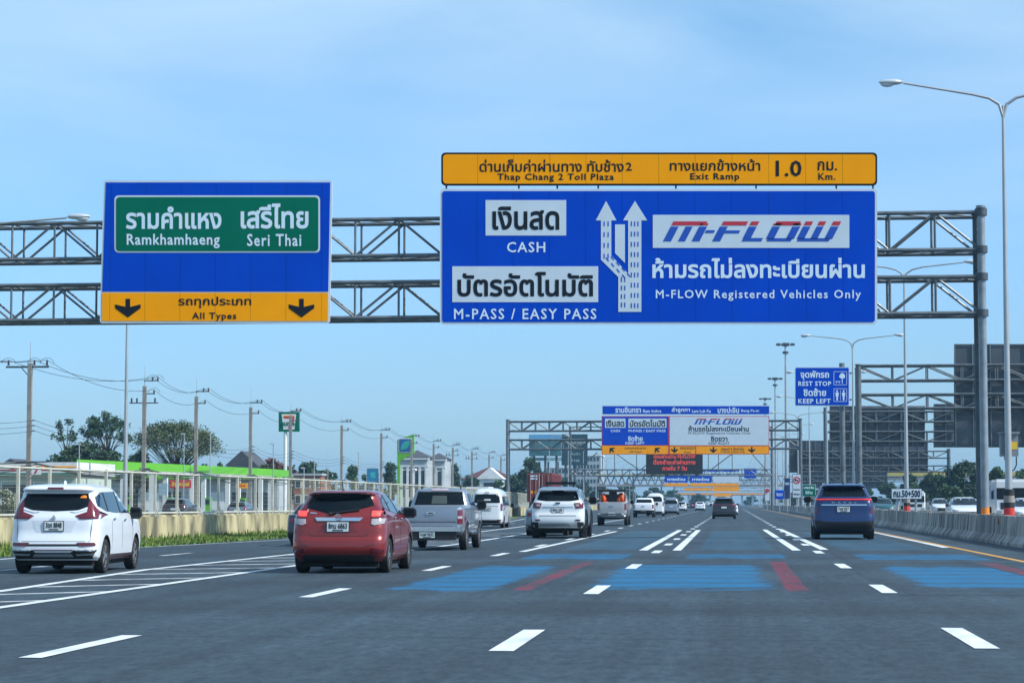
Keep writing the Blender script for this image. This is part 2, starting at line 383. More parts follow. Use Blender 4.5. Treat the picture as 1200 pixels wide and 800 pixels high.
XA, XB, XC = G(606.5, 750.5).x, G(1136, 748).x, G(91, 758.5).x
sA = [G(600, 763).y + 12 * k for k in range(-1, 3)]; e = G(850, 648).y
sA2 = [e + 10.4 * k for k in range(45)]
dashes('lane_line', XA, sA, 3.2, .21); dashes('lane_line', XA, sA2, 3.0, .21)
sB = [G(1150, 760).y + 12 * k for k in range(-1, 3)]
dashes('lane_line', XB, sB, 3.2, .21); dashes('lane_line', XB, sA2, 3.0, .21)
dashes('lane_line', XC, [G(60, 771).y + 11.75 * k for k in range(-1, 30)], 3.1, .19)
for a, b in (((753.5, 645), (797, 621)), ((793, 645), (818.5, 621)), ((933.5, 645), (896, 620.5)), ((966, 644), (914, 620))):
    p, q = G(*a), G(*b); strip('guide_line', [(p.x, p.y), (q.x, q.y)], .22, LINE, ZL + .004)
p, q = G(611.5, 646.5), G(722, 622.5); strip('guide_line', [(p.x, p.y), (q.x, q.y)], .19, LINE, ZL + .004)
p, q = G(1109, 641.5), G(1027, 624); strip('edge_line', [(p.x, p.y), (q.x, q.y), (q.x, q.y + 12)], .20, LINE)
xr = G(1125, 643).x; strip('yellow_edge_line', [(xr + .05, 5), (xr, 60), (xr, 160), (xr, 900)], .17, LINEY)
# gore with hatching
d1 = [G(0, 692.7), G(170, 667.5), G(343, 649.2), G(553, 624), G(612, 616.8)]; d2 = [G(0, 711.7), G(343, 662.9), G(553.7, 635), G(614, 625.5)]
D1 = [(v.x, v.y) for v in d1]; D2 = [(v.x, v.y) for v in d2]
D1 = [(D1[0][0] + .25, 8)] + D1 + [(D1[-1][0], D1[-1][1] + 60)]; D2 = [(D2[0][0], 8)] + D2 + [(D2[-1][0], D2[-1][1] + 90)]
strip('gore_line', D1, .17, LINE); strip('gore_line', D2, .17, LINE)
def lerp_at(pl, y):
    for a, b in zip(pl, pl[1:]):
        if a[1] <= y <= b[1]: t = (y - a[1]) / (b[1] - a[1]); return a[0] + (b[0] - a[0]) * t
    return pl[-1][0]
hm = MB(); y = 12.0
while y < 92:
    xa, xb = lerp_at(D1, y) + .1, lerp_at(D2, y + 1.1) - .1
    hm.add([(xa, y, ZL - .003), (xb, y + 1.3, ZL - .003), (xb, y + 1.62, ZL - .003), (xa, y + .32, ZL - .003)], [(0, 1, 2, 3)]); y += 2.95
tag(hm.build('gore_hatching', LINEW), kind='structure')
le = [G(167, 641), G(0, 655.3), G(340, 632)]
xl = G(204, 649.6).x
dashes('exit_lane_line', xl, [G(190, 651).y + 12 * k - 24 for k in range(0, 12)], 3.0, .16, LINEW)
strip('left_edge_line', [(le[1].x + .1, 20), (le[1].x, le[1].y), (le[0].x, le[0].y), (le[2].x, le[2].y), (le[2].x + .2, 150), (-18.4, 216), (-22, 300), (-24, 420)], .16, LINEW)
# worn colour patches painted across the lanes
PZ = .0008; PB = (0.001, 0.12, 0.26); PR = (0.17, 0.016, 0.035); PT = (0.02, 0.11, 0.19)
def patch(name, x0, x1, y0, y1, c, amt, stripes=False, s=.35, z=.004, top_=.9):
    global PZ; PZ += .0003; z = PZ; m = road_mat(name, c, amt, stripes, (x0, x1, y0, y1, s), top_); sheet(name, [(x0, y0), (x1, y0), (x1, y1), (x0, y1)], z, m)
patch('blue_marking', -5.35, -2.95, 29.5, 47.5, PB, .37, True, .6); patch('red_marking', -3.2, -2.78, 31.8, 50, PR, .43, True, .10)
patch('blue_marking', -2.7, 1.1, 30.2, 48.5, PB, .375, True, .8); patch('red_marking', .66, 1.14, 31.8, 49, PR, .43, True, .10)
patch('blue_marking', 2.2, 6.4, 31.0, 47.5, PB, .38, True, .8); patch('red_marking', 4.86, 5.4, 33.5, 51, PR, .46, True, .08)
patch('blue_marking', -4.9, -2.1, 58.2, 105, PT, .44, True, .5, top_=.55); patch('blue_marking', -1.35, 1.5, 58.2, 105, PT, .44, True, .5, top_=.55); patch('blue_marking', 2.4, 5.6, 58.2, 100, PT, .44, True, .5, top_=.55)
patch('blue_marking', -5.1, -2.0, 47.6, 58, PB, .42, True, .5); patch('blue_marking', -1.5, 1.6, 48.6, 58, PB, .43, True, .5); patch('blue_marking', 2.4, 6.0, 47.6, 58, PB, .43, True, .5)

# ------------------------------------------------------------------ grass on the verge
random.seed(4)
gm = MB()
def wall_x(y): return lerp_at(WALLP, y)
for i in range(15000):
    y = 45 + 80 * random.random() ** 1.3; x0 = wall_x(y) + .1; x1 = lerp_at(LEDGE, y) + .05; x = x0 + (x1 - x0) * random.random()
    near = max(0, 1 - (x - x0) / .8); h = random.uniform(.05, .13) + near * random.uniform(0, .22); a = random.random() * 6.28; w = .05
    dx, dy = math.cos(a) * w, math.sin(a) * w; lx, ly = random.uniform(-.05, .05), random.uniform(-.05, .05)
    gm.add([(x - dx, y - dy, -.02), (x + dx, y + dy, -.02), (x + lx, y + ly, h)], [(0, 1, 2)], i % 2)
tag(gm.build('grass', [mat('grass_green', (0.09, 0.18, 0.02), .8, 0, .4, 2), mat('grass_dry', (0.14, 0.18, 0.04), .8, 0, .4, 2)]), 'low green grass verge between the wall and the exit lane', 'grass', kind='stuff')

# ------------------------------------------------------------------ boundary wall with fence
wt = thing('boundary_wall', (-19, 60, 0), 'long weathered beige concrete wall under the cream fence, left of the road', 'wall')
wm = MB(); WH = .78
seg = []
for a, b in zip(WALLP, WALLP[1:]):
    d = math.hypot(b[0] - a[0], b[1] - a[1]); n = max(1, round(d / 3))
    for k in range(n): seg.append(((a[0] + (b[0] - a[0]) * k / n, a[1] + (b[1] - a[1]) * k / n), (a[0] + (b[0] - a[0]) * (k + 1) / n, a[1] + (b[1] - a[1]) * (k + 1) / n)))
for (ax, ay), (bx, by) in seg:
    g = .012; ay2, by2 = ay + g, by - g
    wm.add([(ax - .12, ay2, -.05), (ax + .12, ay2, -.05), (bx + .12, by2, -.05), (bx - .12, by2, -.05), (ax - .12, ay2, WH), (ax + .12, ay2, WH), (bx + .12, by2, WH), (bx - .12, by2, WH)],
           [(0, 1, 5, 4), (1, 2, 6, 5), (2, 3, 7, 6), (3, 0, 4, 7), (4, 5, 6, 7)])
wm.build('wall_panel', WALLC, wt)
cp = MB()
for a, b in zip(WALLP, WALLP[1:]): cp.tube((a[0], a[1], WH + .02), (b[0], b[1], WH + .02), .05, n=4)
cp.build('coping', WALLC, wt)
ft = thing('boundary_fence', (-19, 60, WH), 'long cream steel mesh fence standing on the beige wall', 'fence')
FT = 2.22; rails = MB(); wires = MB(); npost = 0
for a, b in zip(WALLP, WALLP[1:]):
    for z in (FT, WH + .12): rails.tube((a[0], a[1], z), (b[0], b[1], z), .035, n=6)
    d = math.hypot(b[0] - a[0], b[1] - a[1]); n = int(d / (.16 if a[1] < 150 else .3))
    for k in range(n):
        t = k / n; x = a[0] + (b[0] - a[0]) * t; y = a[1] + (b[1] - a[1]) * t
        r = .0022 if a[1] < 90 else .009
        wires.add([(x, y - r, WH + .1), (x, y + r, WH + .1), (x, y + r, FT), (x, y - r, FT)], [(0, 1, 2, 3)])
    for k in range(9):
        z = WH + .25 + k * .16; wires.tube((a[0], a[1], z), (b[0], b[1], z), .0022, n=3)
rails.build('rail', CREAM, ft); wires.build('mesh_panel', WIRE, ft)
y = 42.0; far = MB()
while y < 600:
    x = wall_x(y); t = MB() if npost < 95 else far
    t.box(x - .04, x + .04, y - .05, y + .05, WH, FT + .05); t.tube((x, y, WH + .02), (x + .16, y, WH + .02), .03, n=4); t.tube((x + .15, y, WH), (x, y, WH + .45), .022, n=4)
    if npost < 95: t.build('post', CREAM, ft)
    npost += 1; y += 2.55
tag(far.build('post', CREAM, ft), kind='stuff')

# ------------------------------------------------------------------ median barrier: single precast blocks
XBAR = 8.15
def jersey(name, mi_mat):
    mb = MB(); prof = [(-.30, 0), (-.30, .09), (-.13, .30), (-.085, .86), (.085, .86), (.13, .30), (.30, .09), (.30, 0)]
    n = len(prof); L0, L1 = .02, 2.58; ch = .035
    rows = [(L0, .97), (L0 + ch, 1), (L1 - ch, 1), (L1, .97)]
    vs = [(x * s, y, z * (1 if s == 1 else .985)) for y, s in rows for x, z in prof]
    fs = [(r * n + i, r * n + (i + 1) % n, (r + 1) * n + (i + 1) % n, (r + 1) * n + i) for r in range(3) for i in range(n)] + [tuple(range(n)), tuple(range(4 * n - 1, 3 * n - 1, -1))]
    mb.add(vs, fs); return mb.build(name, mi_mat, origin=(0, 0, 0))
random.seed(9)
j0 = jersey('jersey_barrier', CONC); first = True; y = 28.0; k = 0; jr = []
conc2 = mat('precast_concrete_dark', (0.25, 0.245, 0.23), 0.9, 0, 0.45, 2.2, 0.4, stretch=(1, 1, .35), gc=(0.11, 0.11, 0.10))
j1 = j0.copy(); j1.data = j0.data.copy(); j1.data.materials[0] = conc2
conc3 = mat('precast_concrete_pale', (0.40, 0.39, 0.36), 0.9, 0, 0.4, 1.7, 0.4, stretch=(1, 1, .35), gc=(0.2, 0.2, 0.18))
j2 = j0.copy(); j2.data = j0.data.copy(); j2.data.materials[0] = conc3
for side, x0, y0, y1 in ((0, XBAR, 28, 620), (1, XBAR + 1.5, 60, 200)):
    y = y0
    while y < y1:
        src = random.choice((j0, j0, j1, j2)); o = src.copy(); COL.objects.link(o)
        o.location = (x0 + random.uniform(-.012, .012), y, random.uniform(-.006, .006)); o.rotation_euler = (0, 0, random.uniform(-.006, .006))
        lab = ('grey stained precast concrete block in the long barrier beside the yellow line' if side == 0 else 'concrete block in the second barrier row along the oncoming lanes')
        tag(o, lab, 'barrier block', 'precast blocks of the median barrier' if side == 0 else 'precast blocks of the second barrier row'); y += 2.6
bpy.data.objects.remove(j0); bpy.data.objects.remove(j1); bpy.data.objects.remove(j2)
# small orange reflectors and black cable loops at the barrier foot
for k, (px, py) in enumerate(((1198, 605), (1163, 604), (1079, 600))):
    q = P(px, py + 11, 62 if k == 0 else (71 if k == 1 else 96)); mb = MB(); mb.box(XBAR - .125, XBAR - .10, q.y, q.y + .12, .58, .80); mb.box(XBAR - .10, XBAR - .08, q.y + .04, q.y + .08, .62, .70)
    tag(mb.build('reflector', mat('reflector_orange', (.45, .13, .02), .4), origin=(XBAR - .11, q.y, .6)), 'small orange reflector on the barrier face, ' + ('nearest the camera', 'beneath the gantry column', 'beyond the gantry column')[k], 'reflector', 'orange reflectors on the barrier')
# ------------------------------------------------------------------ gantries
def truss(name, x0, x1, Y, z0, z1, root, d=1.1, pan=2.6, r=.085, m=None, n=8, phase=0):
    mb = MB(); mt = MB()
    for y in (Y, Y + d):
        for z in (z0, z1): mb.tube((x0, y, z), (x1, y, z), r, n=n)
    k = 0; x = x0 + .05; cnt = max(1, round((x1 - x0) / pan)); p = (x1 - x0) / cnt
    for i in range(cnt + 1):
        x = x0 + p * i
        for y in (Y, Y + d): mb.tube((x, y, z0), (x, y, z1), r * .62, n=6, cap=False)
        for z in (z0, z1): mb.tube((x, Y, z), (x, Y + d, z), r * .5, n=5, cap=False)
        if i < cnt:
            up = (i + phase) % 2
            for y in (Y, Y + d): mb.tube((x, y, z0 if up else z1), (x + p, y, z1 if up else z0), r * .62, n=6, cap=False)
            mb.tube((x, Y, z1), (x + p, Y + d, z1), r * .42, n=5, cap=False); mb.tube((x + p, Y, z0), (x, Y + d, z0), r * .42, n=5, cap=False)
    return mb.build(name, m or STEEL, root, smooth=True)
def column(x, Y, z0, z1, r, root, m=None, base=None, n=14):
    mb = MB(); mb.tube((x, Y, z0), (x, Y, z1), r, n=n); mb.tube((x, Y, z1 - .02), (x, Y, z1 + .05), r * 1.25, n=n)
    mb.tube((x, Y, z0), (x, Y, z0 + .06), r * 1.9, n=n)
    c = mb.build('column', m or STEEL, root, smooth=True)
    if base:
        b = MB(); b.tube((x, Y, base[0]), (x, Y, base[1]), r * 1.05, n=n, cap=False); b.build('painted_band', base[2], c, smooth=True)
    return c
Y1 = 78.0
g1 = thing('sign_gantry', (8.7, Y1 + 1, 0), 'nearest steel gantry with two trusses carrying the large blue toll sign', 'gantry')
xc = PX(1156, Y1); zt, zb = P(1150, 246, Y1).z, P(1150, 290, Y1).z; zt2, zb2 = P(1150, 322, Y1).z, P(1150, 365, Y1).z
truss('upper_truss', -30.0, xc, Y1 + .6, zb, zt, g1, d=1.35, pan=1.53, r=.072)
truss('lower_truss', -30.0, xc, Y1 + .6, zb2, zt2, g1, d=1.35, pan=1.53, r=.072)
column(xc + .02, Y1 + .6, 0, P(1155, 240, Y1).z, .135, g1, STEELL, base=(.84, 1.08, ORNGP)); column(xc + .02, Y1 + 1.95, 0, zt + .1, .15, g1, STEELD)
column(-30.2, Y1 + .6, 0, zt + .2, .15, g1); column(-30.2, Y1 + 1.95, 0, zt + .1, .15, g1)
cl = MB()
for z in (zt, zb, zt2, zb2): cl.tube((xc + .02, Y1 + .6, z - .12), (xc + .02, Y1 + .6, z + .12), .21, n=12)
for k in range(8): zz = 1.5 + k * 1.3; cl.tube((xc, Y1 + .6, zz), (xc, Y1 + 1.95, zz + (.0 if k % 2 else 0)), .05, n=6)
cl.build('clamp', STEELD, g1, smooth=True)

def board(root, box, Y, mface, border=None, bw=2.2, rad=4, t=.06, mborder=None, back=True):
    """a rounded sign face with an outline, the outline standing 4 mm proud"""
    x0, y0, x1, y1 = box
    mb = MB(); poly_px(mb, rrect(x0, y0, x1, y1, rad), Y, t); p = mb.build('panel', mborder or SWHITE, root)
    mb = MB(); poly_px(mb, rrect(x0 + bw, y0 + bw, x1 - bw, y1 - bw, max(.5, rad - bw)), Y - .012, .01); mb.build('face', mface, root)
    if back:
        mb = MB(); a = P(x0, y0, Y); b = P(x1, y1, Y); n = max(2, round((b.x - a.x) / 1.2))
        for i in range(n): x = a.x + (b.x - a.x) * (i + .5) / n; mb.box(x - .03, x + .03, Y + t, Y + t + .12, b.z + .1, a.z - .1)
        mb.build('stiffener', BACK, root)
def letters(root, items, Y, m, bold=.02, space=1.0, name='lettering'):
    mb = MB()
    for it in items: text_px(mb, it[0], it[1], Y, it[2] if len(it) > 2 else bold, it[3] if len(it) > 3 else space)
    return mb.build(name, m, root)
def arrow_px(mb, cx, cy, s, ang, Y, asp=1.0):
    pts = [(-.13, -.5), (.13, -.5), (.13, -.02), (.60, -.20), (.60, -.02), (0, .5), (-.60, -.02), (-.60, -.20), (-.13, -.02)]
    a = R(ang); q = []
    for x, y in pts: q.append((cx + (x * math.cos(a) - y * math.sin(a)) * s * asp, cy + (x * math.sin(a) + y * math.cos(a)) * s))
    poly_px(mb, q, Y, .006)

# left blue sign
s = thing('direction_sign', P(252, 377, Y1), 'blue sign with a green Ramkhamhaeng and Seri Thai panel above an orange All Types strip', 'road sign')
mb = MB(); poly_px(mb, [(121.5, 213), (123.5, 211.3), (387, 211.3), (389.5, 213.5), (386.5, 376.5), (384.5, 378.7), (119, 378.7), (117, 376.5)], Y1, .06); mb.build('panel', SWHITE, s)
mb = MB(); poly_px(mb, [(124, 213.8), (387, 213.8), (384.6, 341.5), (119.8, 341.5)], Y1 - .012, .01); mb.build('blue_face', BLUE, s)
mb = MB(); poly_px(mb, [(119.5, 343), (384.5, 343), (384.2, 376.2), (119.6, 376.2)], Y1 - .012, .01); mb.build('orange_face', ORANGE, s)
mb = MB(); poly_px(mb, rrect(134, 229, 375, 296, 5), Y1 - .022, .008); mb.build('green_panel_edge', SWHITE, s)
mb = MB(); poly_px(mb, rrect(136, 231, 373, 294.2, 4), Y1 - .032, .008); mb.build('green_panel', GREEN, s)
letters(s, [("รามคำแหง", (147.5, 242, 259.5, 268.5), .026), ("เสรีไทย", (282, 238.5, 361.5, 268), .026), ("Ramkhamhaeng", (148.5, 274, 257.5, 291), .018, 1.1), ("Seri Thai", (289.5, 274, 353, 288.5), .018, 1.15)], Y1 - .040, STEXT)
letters(s, [("รถทุกประเภท", (209, 347.5, 294.5, 361), .018), ("All Types", (225, 366, 277, 376.2), .022, 1.15)], Y1 - .020, SBLACK, name='black_lettering')
for cx in (149.8, 353.3):
    mb = MB(); q = [(-2.7, -11), (2.7, -11), (2.7, -1.5), (15, -4.5), (15, 0), (0, 11), (-15, 0), (-15, -4.5), (-2.7, -1.5)]
    poly_px(mb, [(cx + a, 361 + b) for a, b in q], Y1 - .020, .006); mb.build('arrow', SBLACK, s)
mb = MB()
for x in (150, 250, 350):
    for yy in (262, 340): a = P(x, yy, Y1 + .06); mb.box(a.x - .05, a.x + .05, Y1 + .06, Y1 + .62, a.z - .9, a.z + .9)
mb.build('bracket', STEELD, s)

# big blue sign
s = thing('toll_lane_sign', P(772, 378, Y1), 'large blue toll lane sign with white panels, lane arrows and M-FLOW logo', 'road sign')
mb = MB(); poly_px(mb, rrect(515.5, 221.3, 1028, 380, 4.5), Y1, .06); mb.build('panel', SWHITE, s)
mb = MB(); poly_px(mb, rrect(518.2, 224, 1025.3, 377.3, 3), Y1 - .012, .01); mb.build('blue_face', BLUE, s)
mb = MB(); rect_px(mb, 569, 234.5, 663.5, 276, Y1 - .022, .008); mb.build('cash_panel', SWHITE, s)
mb = MB(); rect_px(mb, 530, 312, 701, 354, Y1 - .022, .008); mb.build('card_panel', SWHITE, s)
mb = MB(); rect_px(mb, 765, 251.8, 995.3, 290.5, Y1 - .022, .008); mb.build('logo_panel', SWHITE, s)
letters(s, [("เงินสด", (577, 242, 655.5, 269.5), .026), ("บัตรอัตโนมัติ", (536, 318.5, 695, 347.5), .026)], Y1 - .030, SBLACK, name='black_lettering')
letters(s, [("CASH", (594, 283.5, 639, 295.7), .014, 1.15), ("M-PASS / EASY PASS", (532, 361.5, 699, 374), .014, 1.2),
            ("ห้ามรถไม่ลงทะเบียนผ่าน", (764.5, 302, 1013.5, 326), .028), ("M-FLOW Registered Vehicles Only", (768.5, 339.5, 1009, 352.5), .016, 1.2)], Y1 - .022, STEXT)
def T(zx, zy): return (510 + zx / 3.635, 170 + zy / 3.635)
mb = MB()
poly_px(mb, [T(*p) for p in ((728, 238), (772, 321), (750, 321), (750, 470), (822, 548), (822, 321), (800, 321), (851, 238), (903, 321), (878, 321), (878, 710), (780, 710), (780, 562), (706, 488), (706, 321), (684, 321))], Y1 - .022, .008)
poly_px(mb, [T(*p) for p in ((766, 338), (808, 338), (808, 502), (766, 460))], Y1 - .022, .008); mb.build('lane_diagram', SWHITE, s)
mb = MB()
for x in (720, 737): 
    for k in range(4): rect_px(mb, *T(x - 2, 325 + k * 46), *T(x + 2, 345 + k * 46), Y1 - .030, .006)
for k in range(4):
    for o in (0, 22):
        a = T(726 + k * 23 + o, 480 + k * 24 - o * .25); poly_px(mb, [a, (a[0] + 1, a[1] - .6), (a[0] + 4.2, a[1] + 3.6), (a[0] + 3.2, a[1] + 4.2)], Y1 - .030, .006)
for x in (836, 850, 864):
    for k in range(9): rect_px(mb, *T(x - 2, 325 + k * 43.5), *T(x + 2, 345 + k * 43.5), Y1 - .030, .006)
for x in (794, 808):
    for k in range(4): rect_px(mb, *T(x - 2, 562 + k * 36), *T(x + 2, 582 + k * 36), Y1 - .030, .006)
mb.build('lane_dashes', BLUE, s)
def logo(root, box, Y):
    """italic M-FLOW letters, blue with a dark red band along their tops"""
    x0, y0, x1, y1 = box; H = y1 - y0; W = x1 - x0; k = .52; U = (W - k * H) / 7.18
    def q(u, v): return (x0 + u * U + v * k * H, y1 - v * H)
    blue = MB(); red = MB(); B0, B1 = .74, .80
    def quad(u0, u1, v0, v1):
        for mb_, lo, hi in ((blue, 0, B0), (red, B1, 1)):
            a, b = max(v0, lo), min(v1, hi)
            if b > a: poly_px(mb_, [q(u0, a), q(u1, a), q(u1, b), q(u0, b)], Y, .006)
    quad(0, .34, 0, 1); quad(.34, 1.32, .74, 1); quad(.64, .94, 0, .74); quad(1.22, 1.56, 0, .9); quad(1.32, 1.46, .9, 1)
    quad(1.60, 1.98, .42, .56)
    quad(2.1, 2.44, 0, .74); quad(2.14, 3.2, .78, 1); quad(2.44, 3.06, .40, .55)
    quad(3.34, 3.68, .16, 1); quad(3.36, 4.2, 0, .17)
    quad(4.34, 4.68, .12, .90); quad(5.2, 5.54, .12, .90); quad(4.42, 5.46, 0, .16); quad(4.42, 5.46, .80, 1)
    quad(5.66, 5.98, .12, 1); quad(6.24, 6.54, .12, 1); quad(6.84, 7.18, .12, 1); quad(5.72, 7.08, 0, .16)
    blue.build('logo_lettering', LBLUE, root); red.build('logo_lettering', SRED, root)
logo(s, (777, 259.4, 986, 282.8), Y1 - .030)
mb = MB()
for x in (560, 640, 740, 840, 930, 1000):
    for yy in (262, 340): a = P(x, yy, Y1 + .06); mb.box(a.x - .05, a.x + .05, Y1 + .06, Y1 + .52, a.z - .9, a.z + .9)
mb.build('bracket', STEELD, s)
# orange strip on top
s = thing('toll_plaza_sign', P(772, 217, Y1), 'orange black edged Thap Chang 2 Toll Plaza strip mounted above the large blue sign', 'road sign')
mb = MB(); poly_px(mb, [(x, y) for x, y in rrect(517, 178.8, 1028, 217.5, 5)], Y1, .06); mb.build('panel', SBLACK, s)
mb = MB(); poly_px(mb, rrect(519.2, 181, 1025.8, 215.3, 4), Y1 - .012, .01); mb.build('face', ORANGE, s)
letters(s, [("ด่านเก็บค่าผ่านทาง ทับช้าง", (562, 187, 731, 201.5), .016), ("2", (733.5, 190.5, 740.5, 200), .02), ("Thap Chang 2 Toll Plaza", (583, 203.3, 719.5, 213.3), .022, 1.15), ("ทางแยกข้างหน้า", (785, 186.5, 891, 200.3), .016),
            ("Exit Ramp", (809, 202.8, 866.5, 212.8), .022, 1.15), ("1.0", (909, 188, 939.5, 207), .022, 1.05), ("กม.", (958, 189, 981, 200), .016), ("Km.", (959, 202.8, 979, 211), .022, 1.1)], Y1 - .020, SBLACK)
mb = MB()
for x in (523, 608, 653, 701, 792, 886, 980, 1023): a = P(x, 216, Y1 + .05); b = P(x, 224, Y1 + .05); mb.box(a.x - .03, a.x + .03, Y1 + .05, Y1 + .10, b.z - .3, a.z + .2)
mb.build('bracket', STEELD, s)

# second gantry with the wide sign
Y2 = 300.0
g = thing('sign_gantry', (9, Y2, 0), 'second steel gantry up the road, its left column by the fence', 'gantry')
xl2, xr2 = PX(594, Y2), PX(939, Y2)
truss('upper_truss', xl2, xr2, Y2 + .8, P(600, 504.5, Y2).z, P(600, 493.5, Y2).z, g, d=1.5, pan=1.85, r=.12, n=6)
truss('lower_truss', xl2, xr2, Y2 + .8, P(600, 526, Y2).z, P(600, 515, Y2).z, g, d=1.5, pan=1.85, r=.12, n=6)
for x in (xl2, xr2):
    for dy in (.8, 2.3): column(x, Y2 + dy, 0, P(600, 491.5, Y2).z, .2, g)
s = thing('lane_guide_sign', P(804, 532, Y2), 'distant wide sign, left half blue with Thai panels and right half white with M-FLOW logo', 'road sign')
Yf = Y2 - .012
mb = MB(); rect_px(mb, 705, 487.2, 901.5, 532.2, Y2, .08); mb.build('panel', SRED, s)
mb = MB(); rect_px(mb, 706, 488, 783, 521.2, Yf, .01); mb.build('blue_face', BLUE, s)
mb = MB(); rect_px(mb, 784.8, 488, 900.7, 521.5, Yf, .01); mb.build('white_face', SWHITE, s)
mb = MB(); rect_px(mb, 705.7, 522, 783, 531.7, Yf, .01); rect_px(mb, 784.8, 522.6, 814.7, 531.5, Yf, .01); rect_px(mb, 815.8, 522.6, 900.7, 531.5, Yf, .01); mb.build('orange_face', ORANGE, s)
mb = MB(); rect_px(mb, 709, 490.2, 733, 501, Yf - .01, .008); rect_px(mb, 736.5, 490.2, 781, 501, Yf - .01, .008); mb.build('white_label', SWHITE, s)
letters(s, [("เงินสด", (710.5, 492, 731.5, 499.8), .03), ("บัตรอัตโนมัติ", (738, 491.5, 779.5, 500), .03)], Yf - .018, SBLACK, name='black_lettering')
letters(s, [("CASH", (715.5, 503, 726.5, 506), .02), ("M-PASS / EASY PASS", (736.5, 503, 780, 506), .02), ("ชิดซ้าย", (736, 510, 753, 516.6), .03), ("KEEP LEFT", (733, 517.6, 755, 520.4), .02)], Yf - .008, STEXT)
letters(s, [("ห้ามรถไม่ลงทะเบียนผ่าน", (807, 498.5, 877.5, 505.3), .03), ("M-FLOW Registered Vehicles Only", (806.5, 506, 879.5, 509.3), .0), ("ชิดขวา", (833, 511, 852.5, 517), .03), ("KEEP RIGHT", (830.5, 517.6, 855, 520.6), .0),
            ("รถทุกประเภท", (732, 523.3, 757, 527), .01), ("All Types", (738, 528, 752, 530.6), .01), ("รถบรรทุก", (797, 523.5, 814, 527.5), .01), ("Truck", (801, 528.3, 810, 530.6), .01), ("รถยนต์ 4 ล้อเท่านั้น", (845, 523.5, 872, 527.5), .01), ("4 Wheel Vehicle Only", (844, 528.3, 873, 530.6), .01)], Yf - .008, SBLACK, name='small_black_lettering')
logo(s, (813.5, 490.2, 870.5, 497), Yf - .010)
for cx, a in ((717, 135), (770, 135), (790.5, 0), (836, 0), (881, 0)):
    mb = MB(); arrow_px(mb, cx, 527, 7, a, Yf - .012); mb.build('arrow', SBLACK, s)
s = thing('destination_strip_sign', P(804, 485, Y2), 'narrow blue strip sign above the distant blue and white sign', 'road sign')
mb = MB(); rect_px(mb, 705.5, 475, 902, 485.5, Y2, .08); mb.build('panel', SWHITE, s)
mb = MB(); rect_px(mb, 706.2, 475.6, 901.3, 485, Yf, .01); mb.build('face', BLUE, s)
letters(s, [("รามอินทรา", (721, 477, 751, 483.5), .03), ("ลำลูกกา", (787, 477, 808.5, 483.8), .03), ("บางปะอิน", (841, 477, 866, 483.8), .03), ("Ram Inthra", (753.5, 479.5, 775, 483.3), .02), ("Lam Luk Ka", (811, 479.5, 833, 483.3), .02), ("Bang Pa-in", (868.5, 479.5, 889.5, 483.3), .02)], Yf - .01, STEXT)

# third gantry: message board on a long truss with v braces
Y3 = 400.0
g = thing('message_gantry', (9, Y3, 0), 'long flat truss gantry behind the wide sign with slanting braces and walkway', 'gantry')
truss('truss', PX(668, Y3), PX(905, Y3), Y3, P(700, 557, Y3).z, P(700, 550, Y3).z, g, d=1.4, pan=1.3, r=.10, n=5)
mb = MB()
for a, b in (((720, 530), (750, 551)), ((750, 551), (775, 530)), ((860, 530), (832, 551)), ((880, 530), (900, 553)), ((664, 560), (700, 530)), ((700, 530), (664, 560))):
    mb.tube(P(*a, Y3), P(*b, Y3), .09, n=5)
for x in (706, 720, 746, 770, 800, 830, 842, 858): mb.tube(P(x, 500, Y3), P(x, 552, Y3), .07, n=5)
mb.tube(P(670, 500, Y3), P(905, 500, Y3), .1, n=5)
mb.build('brace', STEELD, g)
for x in (668, 905): column(PX(x, Y3), Y3 + .7, 0, P(x, 500, Y3).z, .22, g)
s = thing('message_board', P(789, 556, Y3 - .6), 'black electronic message board with red lit Thai text below the wide sign', 'message board')
mb = MB(); rect_px(mb, 757, 526, 823.5, 555.5, Y3 - .6, .5); mb.build('cabinet', mat('display_black', (.004, .004, .005), .6), s)
letters(s, [("ก่อนผ่านด่าน M-FLOW", (766, 531.5, 815, 537), .03), ("ต้องชำระค่าผ่านทาง", (765.5, 538, 815, 544), .03), ("ภายใน 7 วัน", (776, 545.5, 805, 551), .03)], Y3 - .62, mat('led_red', (.75, .07, .05), .5, emit=.15), name='lit_lettering')

